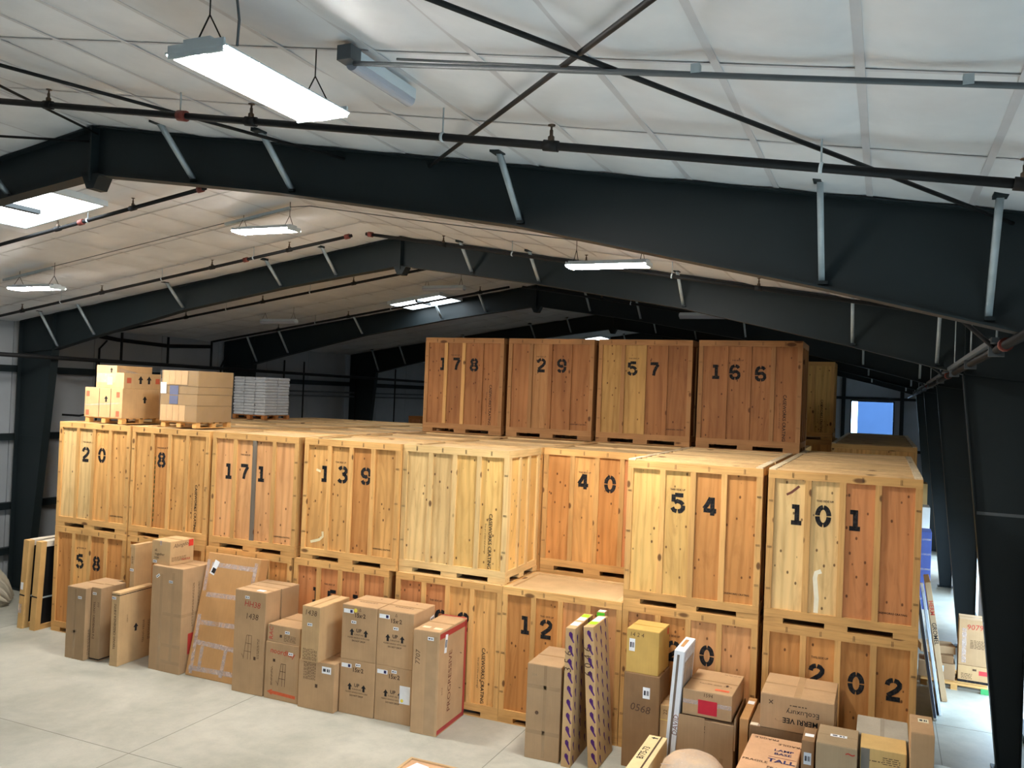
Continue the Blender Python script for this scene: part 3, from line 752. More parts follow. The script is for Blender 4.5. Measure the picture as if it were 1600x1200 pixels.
# block further back on the right, and dark block deep on the left
FR2 = ['first', 'second', 'third', 'fourth', 'fifth', 'sixth', 'seventh']
for k in range(7):
    crate(-1.32, 25.1 + 1.54 * k, 1, 'plywood crate of the far right block, lid showing, %s from its front' % FR2[k], detail=1 if k == 0 else 0, cleats=True, group='far right crate block')
    crate(-1.32, 25.1 + 1.54 * k, 0, 'plywood crate buried in the bottom tier of the far right block', detail=0, group='buried far right crates')
for k in range(2):
    crate(-3.53, 26.9 + 1.54 * k, 1, 'plywood crate of the far block under the half hidden top crate' if k == 0 else 'plywood crate of the far block behind the half hidden top crate', detail=1 - k, group='far block crates')
    crate(-3.53, 26.9 + 1.54 * k, 0, 'plywood crate buried at the foot of the far block', detail=0, group='buried far block crates')
for k in range(4):
    crate(-17.2 + 2.2 * k, 29.4, 1, 'dim plywood crate deep at left, %s from the wall' % FR2[k], detail=1, tints=T4(REDO), rail=BROWN, group='dim crates deep at left')
    crate(-17.2 + 2.2 * k, 29.4, 0, 'plywood crate buried under the dim crates at left', detail=0, group='buried crates deep at left')

# ================================================================== CARTONS
KRAFT = lin((184, 150, 112)); KRAFT2 = lin((168, 138, 104)); TANBOX = lin((196, 162, 118)); WARMBOX = lin((190, 144, 94)); DARKBOX = lin((140, 108, 76)); GREYBOX = lin((172, 164, 148)); YELBOX = lin((200, 164, 92)); PINKBOX = lin((204, 160, 122))
FACES = {'F': (Vector((1, 0, 0)), Vector((0, 0, 1)), Vector((0, -1, 0))), 'R': (Vector((0, 1, 0)), Vector((0, 0, 1)), Vector((1, 0, 0))),
         'L': (Vector((0, -1, 0)), Vector((0, 0, 1)), Vector((-1, 0, 0))), 'T': (Vector((1, 0, 0)), Vector((0, 1, 0)), Vector((0, 0, 1)))}
def face_mat(bx, face, u, v, off, rot=0):
    w_, d_, h_ = bx['_dim']
    U_, V_, N_ = FACES[face]
    top = h_ + (.0035 if bx.get('_flaps') else 0)
    org = {'F': Vector((0, 0, 0)), 'R': Vector((w_, 0, 0)), 'L': Vector((0, d_, 0)), 'T': Vector((0, 0, top))}[face]
    p = org + U_ * u + V_ * v + N_ * off
    cr, sr = math.cos(R(rot)), math.sin(R(rot))
    m = Matrix((U_ * cr + V_ * sr, -U_ * sr + V_ * cr, N_)).transposed().to_4x4(); m.translation = p
    return m
def on_face(bx, name, me, mat, face, u, v, color=None, rot=0, off=.002):
    o = bpy.data.objects.new(name, me); col.objects.link(o); o.parent = bx
    o.matrix_local = face_mat(bx, face, u, v, off, rot)
    if not me.materials: me.materials.append(MATS[mat])
    elif me.materials[0] != MATS[mat]: o.material_slots[0].link = 'OBJECT'; o.material_slots[0].material = MATS[mat]
    if color is not None: o.color = tuple(color[:3]) + (1,)
    return o
def flat(wd, ht, t=.0012):
    k = ('flat', round(wd, 4), round(ht, 4), t)
    if k not in CACHE: CACHE[k] = mesh_from('patch', box_verts(-wd / 2, -ht / 2, 0, wd / 2, ht / 2, t), BF)
    return CACHE[k]
def carton(name, label, x, y, wd, d, h, base=0.0, rot=0, color=KRAFT, cat='carton', group=None, flaps=True, tape=True, tilt=0, lean=0, bev=.008, seam='x'):
    """origin: front left bottom corner"""
    bx = link(name, unit_box(wd, d, h, bev), 'cardboard', None, (x, y, base), (R(lean), R(tilt), R(rot)), jit(color, .04))
    tag(bx, label, cat, group); bx['_dim'] = (wd, d, h); bx['_flaps'] = 1 if flaps else 0
    if flaps:
        g = .003
        fl_ = ((g * 2, g * 2, wd - g * 2, d / 2 - g), (g * 2, d / 2 + g, wd - g * 2, d - g * 2)) if seam == 'x' else ((g * 2, g * 2, wd / 2 - g, d - g * 2), (wd / 2 + g, g * 2, wd - g * 2, d - g * 2))
        for a, b, c_, e in fl_: part('flap', bx, (a, b, h - .001, c_, e, h + .0035), 'cardboard', jit(color, .04))
        if tape:
            on_face(bx, 'tape', flat(wd * .99, .05) if seam == 'x' else flat(.05, d * .99), 'gloss', 'T', wd / 2, d / 2, tuple(.95 * v for v in color[:3]), 0, .0008)
    return bx
def label_on(bx, face, u, v, wd=.10, ht=.05, color=WHITE, rot=0, mark=True):
    o = on_face(bx, 'shipping_label', flat(wd, ht), 'paint', face, u, v, color, rot)
    if mark:
        for q, (a, b, c_) in enumerate(((-.22, 0, .28), (.12, .0, .14), (.3, 0, .1))):
            k = link('print', flat(wd * c_, ht * .42), 'ink', o, (wd * a, ht * b, .0016), (0, 0, 0), (.05, .05, .06))
    return o
def say(bx, face, u, v, s, size, color=INK, rot=0, bold=0.0, shear=0.0, name='printed_text'):
    return on_face(bx, name, text_mesh(s, size, shear, bold), 'ink', face, u, v, color, rot, .003)
TAPE = lin((166, 134, 98))
def tape_on(bx, face, u, v, wd, ht, mat='gloss', rot=0):
    return on_face(bx, 'tape', flat(wd, ht, .0008), mat, face, u, v, tuple(.90 * c for c in bx.color[:3]) if mat == 'gloss' else None, rot, .001)
def lines(bx, face, u, v, wd, ht, n, color=BROWNINK, rot=0, th=.35):
    """block of fine print too small to read"""
    bs = []
    rr = random.Random(int(u * 100 + v * 1000))
    for k in range(n):
        y0 = ht * (n - 1 - k) / n - ht / 2; x = -wd / 2
        while x < wd / 2 - .01:
            l = rr.uniform(.02, .07); bs.append((x, y0, 0, min(x + l, wd / 2), y0 + ht / n * th, .001)); x += l + .014
    return on_face(bx, 'fine_print', multi('fine_print', bs), 'ink', face, u, v, color, rot, .002)
ARROW = mesh_from('arrow', [(-.5, 0, 0), (0, .5, 0), (.5, 0, 0), (.22, 0, 0), (.22, -.5, 0), (-.22, -.5, 0), (-.22, 0, 0)], [(0, 6, 3, 2, 1), (6, 5, 4, 3)])
def arrow(bx, face, u, v, s, color=INK, rot=0):
    o = on_face(bx, 'arrow_mark', ARROW, 'ink', face, u, v, color, rot, .003); o.scale = (s * .8, s, 1); return o

# --- left group in front of crates 58 and 8
b = carton('carton', 'tall plain kraft carton, leftmost on the floor before crate 58', -15.00, 12.40, .52, .92, 1.43, color=KRAFT2)
tape_on(b, 'F', .24, .70, .05, 1.40); label_on(b, 'F', .36, 1.24); tape_on(b, 'F', .24, .55, .16, .05, rot=20)
lines(b, 'R', .10, .35, .5, .06, 3, rot=90)
b = carton('flat_carton', 'narrow kraft carton lettered vertically, right beside the plain tall one', -14.455, 12.52, .25, .62, 1.45, color=KRAFT2, rot=1)
say(b, 'F', .08, .80, 'TEKNO CREDENZA F-2', .072, BROWNINK, -90, .01); label_on(b, 'F', .08, 1.33); say(b, 'F', .18, 1.12, '777', .07, BROWNINK, -90)
part('base_strip', b, (-.001, -.001, .02, .251, .621, .045), 'ink', INK)
b = carton('flat_carton', 'thin upright kraft slab lettered vertically, with dark edged lid', -13.84, 12.46, .20, .98, 1.44, color=TANBOX, rot=3, flaps=False)
say(b, 'F', .11, .72, 'TEKNO CREDENZA F-1', .075, BROWNINK, 90, .01); label_on(b, 'F', .06, 1.33); lines(b, 'F', .09, 1.14, .16, .06, 2, rot=90)
say(b, 'R', .66, .55, 'TEKNO MEDIA', .07, BROWNINK, 90); lines(b, 'R', .80, .55, .4, .08, 3, rot=90); say(b, 'R', .22, .9, 'HEAVY', .05, BROWNINK, 90); arrow(b, 'R', .45, .68, .16, INK)
part('lid_gap', b, (-.001, -.001, 1.385, .201, 1.021, 1.40), 'ink', INK)
b = carton('flat_carton', 'thin upright carton standing behind, against crate 8', -14.06, 13.08, .12, .46, 2.26, color=TANBOX, rot=0, flaps=False)
label_on(b, 'F', .05, 1.75); lines(b, 'F', .05, 1.95, .16, .05, 2, rot=90); part('cap', b, (-.004, -.004, 2.20, .124, .484, 2.262), 'cardboard', TANBOX)
b = carton('carton', 'tall taped carton with a small carton on top, before crates 8 and 171', -13.07, 12.71, .80, .80, 2.02, color=KRAFT, rot=-1)
for u, v, a, c in ((.26, .95, .07, 1.85), (.56, 1.05, .07, 1.75)): tape_on(b, 'F', u, v, a, c)
for v in (1.12, .52, .2): tape_on(b, 'F', .55, v, .48, .06)
tape_on(b, 'R', .22, 1.12, .44, .06); label_on(b, 'F', .16, 1.83, rot=35); label_on(b, 'F', .50, 1.75)
for u in (.28, .42, .56): lines(b, 'R', u, 1.30, .85, .05, 2, rot=90)
on_face(b, 'shipping_label', flat(.22, .40), 'paint', 'R', .30, .55, lin((190, 60, 50)))
b = carton('carton', 'small carton with red warning label on top of the tall taped one', -13.22, 12.82, .50, .60, .46, base=2.0245, color=TANBOX, rot=-2)
say(b, 'F', .12, .27, 'all.', .07, INK); say(b, 'F', .22, .20, 'together', .075, INK); say(b, 'F', .15, .13, 'now.', .075, INK); label_on(b, 'F', .10, .05)
say(b, 'R', .28, .38, 'Abingdon', .11, BROWNINK, 4, 0, .35, 'handwriting'); on_face(b, 'warning_label', flat(.12, .13), 'paint', 'R', .52, .39, lin((214, 60, 46)))
say(b, 'R', .40, .08, 'FRAGILE', .06, RED, 0, .02); lines(b, 'R', .22, .12, .36, .09, 4, BROWNINK); tape_on(b, 'F', .24, .42, .05, .09, 'clear_tape')
# leaning taped flat carton
b = carton('flat_carton', 'big flat carton patched with clear tape, leaning on the bottom crate under 171', -12.20, 12.78, 1.30, .26, 2.34, color=WARMBOX, flaps=False, lean=-12.6, bev=.015)
for v in (2.12, 1.55, 1.02, .62, .16): tape_on(b, 'F', .66, v, 1.05 if v > .3 else 1.2, .09, 'clear_tape', random.uniform(-2, 2))
for u, v, hgt in ((.10, .6, 1.1), (.30, .35, .45), (.86, .33, .5), (1.2, 1.9, .7), (.06, 1.9, .6)): tape_on(b, 'F', u, v, .08, hgt, 'clear_tape', random.uniform(-4, 4))
on_face(b, 'shipping_label', flat(.12, .28), 'paint', 'F', .22, 2.06, WHITE, -18); on_face(b, 'printed_mark', flat(.09, .10), 'ink', 'F', .215, 2.0, INK, -18, .004)
# HH38 1438
b = carton('carton', 'tall carton hand marked HH38 and 1438, nearest right of the leaning flat carton', -10.86, 12.56, .70, .42, 1.86, color=KRAFT, rot=0)
say(b, 'F', .40, 1.62, 'HH38', .15, RED, -2, 0, .1, 'handwriting'); say(b, 'F', .40, 1.40, '1438', .15, BROWNINK, 0, 0, .1, 'handwriting'); label_on(b, 'F', .28, 1.74)
def sketch(bx, face, u, v, s, color=BROWNINK):
    st = [[(0, 0), (.3, 1)], [(.3, 1), (.8, 1)], [(.8, 1), (.75, 0)], [(.1, .33), (.8, .33)], [(.2, .66), (.8, .66)], [(.05, .05), (-.2, .2)], [(.45, 0), (.5, 1)]]
    me = strokes_mesh('sketch', st, .008, s * .5, s, 0)
    me.transform(Matrix.Rotation(R(-90), 4, 'X')); 
    return on_face(bx, 'line_drawing', me, 'ink', face, u, v, color, 0, .003)
sketch(b, 'F', .24, .62, .44); lines(b, 'F', .56, .84, .36, .05, 2, rot=90); on_face(b, 'printed_mark', flat(.05, .06), 'ink', 'F', .50, .66, BROWNINK)
on_face(b, 'shipping_label', flat(.16, .10), 'paint', 'T', .50, .12, WHITE)
b = carton('carton', 'plain tall carton tucked behind the one marked HH38', -10.90, 12.995, .76, .50, 1.86, color=KRAFT2)
b = carton('carton', 'lower carton with long orange arrow and a scrawled red word', -10.12, 12.56, .74, .85, 1.02, color=KRAFT, rot=0)
say(b, 'F', .38, .86, 'noordhay', .14, lin((200, 70, 50)), -3, 0, .1, 'handwriting'); label_on(b, 'F', .56, .86); sketch(b, 'F', .30, .26, .40); lines(b, 'F', .15, .42, .34, .04, 2, rot=90)
on_face(b, 'printed_mark', flat(.05, .05), 'ink', 'F', .20, .70, BROWNINK)
on_face(b, 'arrow_mark', mesh_from('long_arrow', [(-.31, 0, 0), (-.2, .055, 0), (-.2, .028, 0), (.31, .028, 0), (.31, -.028, 0), (-.2, -.028, 0), (-.2, -.055, 0)], [(0, 6, 5, 4, 3, 2, 1)]), 'ink', 'F', .38, .12, lin((206, 96, 60)), -2, .003)
b = carton('carton', 'low carton on top of the arrow carton, red scribble at its left', -10.10, 12.57, .72, .86, .30, base=1.0245, color=KRAFT)
say(b, 'F', .09, .15, 'RAC', .12, lin((190, 70, 60)), 90, 0, .1, 'handwriting'); label_on(b, 'F', .44, .20); on_face(b, 'printed_mark', flat(.05, .05), 'ink', 'F', .30, .12, BROWNINK); lines(b, 'F', .5, .1, .26, .12, 5)
b = carton('carton', 'low carton with white label under the upright 1438 slab', -9.33, 12.50, .745, .86, .84, color=KRAFT, rot=1)
label_on(b, 'F', .58, .72, .19, .12); on_face(b, 'printed_mark', flat(.05, .06), 'ink', 'F', .38, .42, BROWNINK); lines(b, 'F', .22, .66, .3, .26, 8, rot=90)
b = carton('flat_carton', 'upright slab hand marked 1438 standing on a low carton', -9.26, 12.44, .37, .92, .95, base=.8445, color=TANBOX, rot=1, seam='y')
say(b, 'F', .18, .84, '1438', .13, BROWNINK, -2, 0, .1, 'handwriting'); label_on(b, 'F', .17, .64); lines(b, 'F', .18, .12, .2, .30, 9, rot=90)
# four UP cartons
UPN = ['lower left', 'lower right', 'upper left', 'upper right']
for q in range(4):
    cx, cz = q % 2, q // 2
    b = carton('carton', 'kraft carton with UP arrows, %s of the stack of four' % UPN[q], -8.56 + cx * .712, 12.64 + .02 * cx, .70, .76, .935, base=cz * .9395, color=KRAFT, rot=1, group='four UP cartons')
    arrow(b, 'F', .21, .48, .12); arrow(b, 'F', .49, .48, .12); say(b, 'F', .35, .51, 'UP', .085, INK, 0, .02); say(b, 'F', .35, .44, 'FURNITURE', .035, INK)
    say(b, 'F', .35, .385, 'PLEASE HANDLE WITH CARE', .034, INK); say(b, 'F', .35, .33, 'DO NOT DROP', .038, INK, 0, .015)
    say(b, 'F', .36, .77, '15x\u00b72', .10, BROWNINK, 0, .03); say(b, 'F', .36, .87, '\u0394', .07, BROWNINK)
    o = on_face(b, 'shipping_label', flat(.20, .07), 'paint', 'F', .13, .83, WHITE); link('print', flat(.05, .05), 'ink', o, (.055, 0, .0016), (0, 0, 0), NAVY)
    label_on(b, 'F', .24 if q == 2 else .36, .65 if q > 1 else .86)
    if q == 2: on_face(b, 'sticker', lathe('sticker', [(.035, 0), (.035, .002)], 16), 'paint', 'F', .27, .855, lin((236, 214, 70)))
    if q == 1:
        o = on_face(b, 'document', flat(.20, .30), 'paint', 'F', .58, .50, WHITE); link('sticker', lathe('sticker', [(.028, 0), (.028, .002)], 14), 'paint', o, (-.05, -.10, .001), (0, 0, 0), lin((236, 214, 70)))
    if q > 1: lines(b, 'T', .35, .30, .36, .05, 2); say(b, 'T', .42, .60, '\u00d7', .1, BROWNINK)
    if q == 3: label_on(b, 'R', .66, .72, .14, .09, rot=12); say(b, 'R', .35, .58, 'HELLO', .07, BROWNINK)
# PROGRESSIVE slab
b = carton('flat_carton', 'upright carton with red tape border and tall lettering on its side', -7.03, 12.47, .48, 1.08, 1.70, color=KRAFT, rot=2)
for f_, u, v, a, c in (('R', .54, 1.62, 1.05, .09), ('R', 1.03, .85, .08, 1.66), ('R', .54, .06, 1.05, .07)):
    on_face(b, 'red_tape', flat(a, c), 'paint', f_, u, v, lin((168, 52, 50)), 0, .0015)
on_face(b, 'red_tape', flat(.46, .05), 'paint', 'T', .24, 1.05, lin((168, 52, 50)), 0, .002)
say(b, 'R', .44, .80, 'PROGRESSIVE', .17, lin((110, 62, 48)), 90); label_on(b, 'R', .25, 1.46, .09, .30, rot=-8); say(b, 'R', .16, .7, 'BACK', .05, BROWNINK, 90)
for v in (1.15, .55): say(b, 'R', .86, v, 'I', .12, BROWNINK, 70)
tape_on(b, 'F', .34, .82, .20, 1.60); label_on(b, 'F', .32, 1.58, .11, .055); say(b, 'F', .10, 1.25, '7707', .12, BROWNINK, 90, 0, .1, 'handwriting')
for u, v in ((.14, .2), (.36, .18)): on_face(b, 'tape_patch', flat(.14, .1), 'paint', 'T', u, v, lin((228, 206, 176)))
# --- group before crate 12
b = carton('carton', 'plain grey brown carton before crate 12, left of the purple patterned slabs', -4.99, 12.49, .56, 1.02, 1.46, color=KRAFT2, rot=2)
tape_on(b, 'F', .30, .75, .05, 1.42); tape_on(b, 'F', .28, 1.12, .54, .06); tape_on(b, 'F', .28, .42, .54, .06); on_face(b, 'printed_mark', lathe('ring', [(.03, 0), (.03, .001)], 14), 'ink', 'F', .18, .72, BROWNINK)
say(b, 'F', .12, 1.30, '304', .06, lin((150, 130, 104)))
RKT = mesh_from('brush_mark', [(-.03, .07, 0), (.0, .09, 0), (.035, .06, 0), (.04, -.01, 0), (.07, -.07, 0), (.05, -.08, 0), (.0, -.01, 0), (-.03, .03, 0)], [(0, 7, 6, 3, 2, 1), (6, 5, 4, 3)])
def purple(bx, wd, d, h):
    k = 0; z = h - .14
    while z > .05:
        o = on_face(bx, 'purple_mark', RKT, 'ink', 'F', wd * .55, z, PURPLE, 0, .003); o.scale = (.9, 1.0, 1)
        for j in range(3):
            on_face(bx, 'purple_mark', RKT, 'ink', 'R', .12 + j * d * .31, z - .05 + .06 * j, PURPLE, 0, .003).scale = (.8, .9, 1)
        z -= .205
b = carton('flat_carton', 'thin purple patterned slab with white and lime labels, left one of the pair', -4.37, 12.45, .15, .98, 2.11, color=TANBOX, rot=2, flaps=False)
purple(b, .15, .98, 2.11); say(b, 'F', .06, 1.6, '3 5 6', .16, BROWNINK, 90, 0, .1, 'handwriting')
for v, c in ((.28, WHITE), (.62, WHITE), (.80, LIME)): on_face(b, 'shipping_label', flat(.12, .22), 'paint', 'T', .075, v, c)
b = carton('flat_carton', 'thin purple patterned slab with lime label, right one, leaning left', -3.985, 12.60, .16, .76, 2.13, color=TANBOX, rot=0, flaps=False, tilt=-4.2)
purple(b, .16, .76, 2.13); say(b, 'F', .06, 1.6, '6 0 4 6', .16, BROWNINK, 90, 0, .1, 'handwriting')
for v, c, l in ((.25, LIME, .16), (.52, WHITE, .34)): on_face(b, 'shipping_label', flat(.13, l), 'paint', 'T', .08, v, c)
b = carton('flat_carton', 'slab with green tape on its end, behind the purple patterned pair', -4.185, 13.42, .13, .16, 2.17, color=TANBOX, rot=0, flaps=False)
on_face(b, 'green_tape', flat(.132, .14), 'paint', 'F', .065, 2.09, GREEN); on_face(b, 'shipping_label', flat(.11, .11), 'paint', 'T', .065, .08, WHITE)
b = carton('carton', 'tall brown carton hand numbered 0568', -3.56, 12.93, .56, .62, 1.44, color=DARKBOX, rot=-1)
say(b, 'F', .27, .92, '0568', .16, BROWNINK, -6, 0, .1, 'handwriting'); label_on(b, 'F', .36, 1.17, .11, .17); tape_on(b, 'R', .3, .6, .05, .9)
b = carton('carton', 'mustard carton with red tag on top of the carton numbered 0568', -3.545, 12.95, .51, .60, .66, base=1.4445, color=YELBOX, rot=-2)
say(b, 'F', .16, .58, '14 2 4', .09, BROWNINK, 0, 0, .1, 'handwriting'); label_on(b, 'F', .09, .42, .09, .19); on_face(b, 'red_tag', flat(.08, .10), 'paint', 'R', .5, .58, lin((220, 80, 40)))
b = carton('carton', 'small strapped carton half hidden behind the white wrapped slab', -2.99, 12.98, .17, .50, 1.02, color=TANBOX)
on_face(b, 'strap', flat(.168, .012), 'paint', 'F', .085, .80, lin((220, 196, 110))); say(b, 'F', .08, .92, '22', .08, BROWNINK, 90)
# white wrapped slab
b = carton('wrapped_slab', 'white plastic wrapped slab with dark stripe, leaning right beside carton 1594', -2.81, 12.40, .15, .78, 2.05, color=lin((226, 230, 234)), flaps=False, tilt=3.6, cat='wrapped panel')
on_face(b, 'stripe', flat(.035, 1.98), 'paint', 'F', .065, 1.0, lin((110, 96, 84))); on_face(b, 'inset_panel', flat(.62, 1.7), 'cardboard', 'R', .39, 1.02, lin((170, 150, 124)))
on_face(b, 'film', flat(.76, 2.0), 'stretch_film', 'R', .39, 1.02, None, 0, .006); on_face(b, 'cardboard_strip', flat(.05, .40), 'cardboard', 'T', .06, .42, WARMBOX); say(b, 'F', .12, .98, 'DAVID', .10, lin((120, 70, 60)), 90, 0, .1, 'handwriting')
b = carton('carton', 'big open topped carton hand numbered 1594', -2.62, 12.42, .81, 1.0, 1.10, color=KRAFT2, rot=0, flaps=False)
say(b, 'F', .44, .97, '1594', .14, BROWNINK, -4, 0, .1, 'handwriting')
part('flap', b, (.02, -.006, .62, .40, -.001, 1.14), 'cardboard', KRAFT2); part('flap', b, (.41, -.006, .62, .80, -.001, 1.10), 'cardboard', KRAFT2)
part('flap', b, (.812, .02, .75, .83, .97, 1.20), 'cardboard', KRAFT2); tape_on(b, 'F', .16, .45, .05, .85); tape_on(b, 'F', .65, .45, .05, .85)
b = carton('carton', 'carton with red square patch sitting on carton 1594', -2.55, 12.45, .70, 1.02, .36, base=1.141, color=KRAFT, rot=-1)
on_face(b, 'red_patch', flat(.27, .20), 'paint', 'F', .36, .14, lin((196, 30, 52))); say(b, 'F', .36, .31, '1594', .07, BROWNINK, 0, 0, .1, 'handwriting'); tape_on(b, 'F', .35, .19, .69, .06, 'clear_tape')
say(b, 'T', .40, .36, 'handle with care', .07, BROWNINK, 0); arrow(b, 'T', .56, .40, .09, BROWNINK); on_face(b, 'red_strip', flat(.20, .08), 'paint', 'T', .53, .16, lin((224, 106, 72))); lines(b, 'T', .55, .92, .24, .02, 1)
# long B775-73 box
b = carton('flat_carton', 'long cream carton with black code on top, lying towards the viewer', -2.96, 10.55, .26, 1.68, .83, color=lin((222, 198, 150)), flaps=False, bev=.006)
say(b, 'T', .09, 1.02, 'B775-73', .13, INK, 90, .015); on_face(b, 'dark_band', flat(.025, 1.66), 'ink', 'T', .185, .84, BROWNINK); arrow(b, 'T', .10, 1.58, .10, INK, 90)
# round wrapped bundle
dm = bpy.data.meshes.new('bundle')
prof = [(.44, 0), (.47, .2), (.47, .62), (.455, .78), (.40, .92), (.31, 1.01), (.19, 1.06), (.08, 1.075)]
bd = link('round_bundle', lathe('round_bundle', prof, 40), 'cardboard', None, (-2.14, 11.28, 0), (0, 0, 0), lin((200, 168, 134)))
tag(bd, 'round kraft bundle wrapped in shiny plastic film at the bottom edge', 'bundle'); bd.scale = (.96, .9, 1)
link('film', lathe('film', [(r + .008, z + .006) for r, z in prof], 40), 'stretch_film', bd)
for k, a in enumerate((12, 20)):
    link('tape', tube_mesh('tape', [(-.40 + .08 * k, -.20, .93 + .0 * k), (-.12 + .06 * k, -.30, .985), (.20, -.34, .95), (.40, -.24, .86)], .006, 5), 'clear_tape', bd)
# TALL lamp base carton
b = carton('carton', 'pinkish carton lettered FRAGILE and TALL LAMP BASE', -1.57, 10.95, .68, 1.33, 1.11, color=PINKBOX, rot=-1, flaps=False, bev=.02)
say(b, 'T', .18, .42, 'FRAGILE', .085, BROWNINK, 0, .012); say(b, 'T', .50, .28, 'FRAGILE', .085, BROWNINK, 0, .012); say(b, 'T', .49, .52, 'TALL', .15, NAVY, 0, .03)
say(b, 'T', .48, .88, 'LAMP', .10, NAVY, 0, .02); say(b, 'T', .48, .76, 'BASE', .10, NAVY, 0, .02); say(b, 'T', .22, 1.22, 'FRAGILE', .085, BROWNINK, 180, .012); say(b, 'T', .54, 1.10, 'FRAGILE', .085, BROWNINK, 180, .012)
on_face(b, 'rule', flat(.34, .012), 'ink', 'T', .49, .64, lin((150, 90, 90)))
# ecoluxury and support
b = carton('carton', 'large carton with black lettering upside down, before crate 202', -1.46, 12.40, .96, .98, .47, base=1.175, color=KRAFT, rot=0, tape=True, flaps=True)
say(b, 'F', .56, .27, 'EcoLuxury', .10, INK, 180); say(b, 'F', .53, .15, 'MERRI VEE', .10, INK, 180, .02); lines(b, 'F', .50, .37, .22, .04, 1, BROWNINK); say(b, 'F', .14, .36, '\u00d7', .14, BROWNINK)
tape_on(b, 'T', .48, .49, .09, .96); tape_on(b, 'T', .48, .49, .42, .04); tape_on(b, 'R', .5, .25, .4, .07, 'clear_tape')
on_face(b, 'line_drawing', strokes_mesh('ring', [arc(0, 0, .055, .08, 0, 360, 16)], .006, 1, 1, 0), 'ink', 'F', .26, .15, BROWNINK)
b = carton('carton', 'dark carton carrying the one with upside down lettering', -1.60, 12.405, 1.10, .98, 1.17, color=DARKBOX, flaps=False)
tape_on(b, 'T', .55, .05, 1.05, .08, 'clear_tape')
on_face(b, 'label_patch', flat(.10, .10), 'paint', 'T', .06, .07, lin((226, 214, 190)))
b = carton('flat_carton', 'thin upright carton with white tag between carton 1594 and the upside down lettered one', -1.74, 12.45, .12, .95, 1.22, color=WARMBOX, flaps=False)
on_face(b, 'shipping_label', flat(.09, .14), 'paint', 'T', .06, .72, WHITE)
b = carton('carton', 'narrow dark carton with two white labels beside the FRAGILE one', -.845, 11.62, .155, .48, 1.385, color=DARKBOX, flaps=False)
label_on(b, 'T', .08, .20, .11, .10, mark=False); label_on(b, 'F', .075, 1.16, .09, .15, lin((190, 196, 200))); label_on(b, 'F', .075, .80, .09, .15, lin((190, 196, 200))); say(b, 'F', .07, .98, 'v', .08, BROWNINK)
b = carton('carton', 'scuffed grey brown carton with long white label on top', -.665, 11.50, .48, .68, 1.43, color=lin((158, 136, 106)), flaps=True, tape=False)
label_on(b, 'T', .25, .34, .20, .08); say(b, 'F', .40, 1.36, '~', .2, RED)
b = carton('carton', 'pale grey carton hand marked 410 before crate 202', -.22, 12.27, .63, .72, 1.375, color=GREYBOX, seam='y')
say(b, 'F', .22, 1.30, '410', .13, BROWNINK, 0, 0, .1, 'handwriting')
b = carton('carton', 'cream printed carton below the pale grey one at lower right', -.155, 11.72, .53, .50, .32, base=1.081, color=lin((206, 172, 112)), flaps=False)
lines(b, 'F', .36, .20, .20, .10, 4); lines(b, 'F', .18, .18, .16, .03, 1); on_face(b, 'scuff', flat(.10, .30), 'paint', 'F', .06, .16, lin((120, 112, 100)))
b = carton('carton', 'dark carton under the cream printed one', -.165, 11.70, .55, .54, 1.08, color=lin((92, 82, 66)), flaps=False)
b = carton('carton', 'tall carton with cream label on its lid, nearest the right aisle', .405, 11.52, .26, .68, 1.755, color=KRAFT, flaps=True, tape=False)
label_on(b, 'T', .15, .48, .12, .14, lin((226, 220, 190)))
b = carton('open_carton', 'carton with white sheet cut off by the bottom edge', -5.34, 8.65, .95, .89, 1.0, color=PINKBOX, flaps=False)
on_face(b, 'paper', flat(.20, .26), 'paint', 'T', .20, .66, WHITE, -12)
for q in ((0, .86, .985, .95, .89, 1.02), (0, 0, .985, .03, .86, 1.02), (.92, 0, .985, .95, .86, 1.02)): part('rim', b, q, 'cardboard', TANBOX)
br = link('barrel', lathe('barrel', [(.13, 0), (.14, .05), (.15, .8), (.16, .81), (.16, .83), (.14, .83), (.13, .1)], 24), 'steel_galv', None, (.86, 13.0, 0)); tag(br, 'small grey bin at the bottom right beside crate 202', 'bin')

# ================================================================== LEFT CORNER
def framed(x, y, label, fill):
    t = carton('framed_panel', label, x, y, .17, .14, 1.98, color=lin((206, 164, 104)), flaps=False, cat='framed panel', tilt=3.0, bev=.006)
    for o in [t]: pass
    part('frame_edge', t, (.0, 1.05, 0, .17, 1.19, 1.98), 'wood_upright', RAIL)
    part('frame_edge', t, (.0, .14, 0, .17, 1.05, .12), 'wood_deep', RAIL); part('frame_edge', t, (.0, .14, 1.86, .17, 1.05, 1.98), 'wood_deep', lin((226, 216, 200)))
    part('inner_panel', t, (.05, .14, .12, .13, 1.05, 1.86), fill, None)
    part('cross_bar', t, (.135, .14, .70, .15, 1.05, .73), 'steel_galv')
    on_face(t, 'band', flat(.172, .03), 'ink', 'F', .085, .75, INK)
    return t
t = framed(-17.62, 13.30, 'wood framed black panel leaning by crate 58, left of two', 'black_mesh')
label_on(t, 'F', .06, .95, .08, .16, mark=False)
on_face(t, 'tape', flat(.10, .2), 'clear_tape', 'F', .05, .45)
framed(-17.25, 13.32, 'wood framed panel leaning by crate 58, right of two', 'black_mesh')
tm = empty('folded_awning', (-20.15, 14.78, 0), (0, 0, R(-20))); tm.scale = (1, 1, 1.7); tag(tm, 'folded cream canvas bundle slumped against the left wall', 'canvas bundle')
def slab_yz(poly, x0, x1):
    n = len(poly); v = [(x0, a, b) for a, b in poly] + [(x1, a, b) for a, b in poly]
    f = [tuple(range(n))[::-1], tuple(range(n, 2 * n))] + [(i, (i + 1) % n, (i + 1) % n + n, i + n) for i in range(n)]
    return mesh_from('fold', v, f)
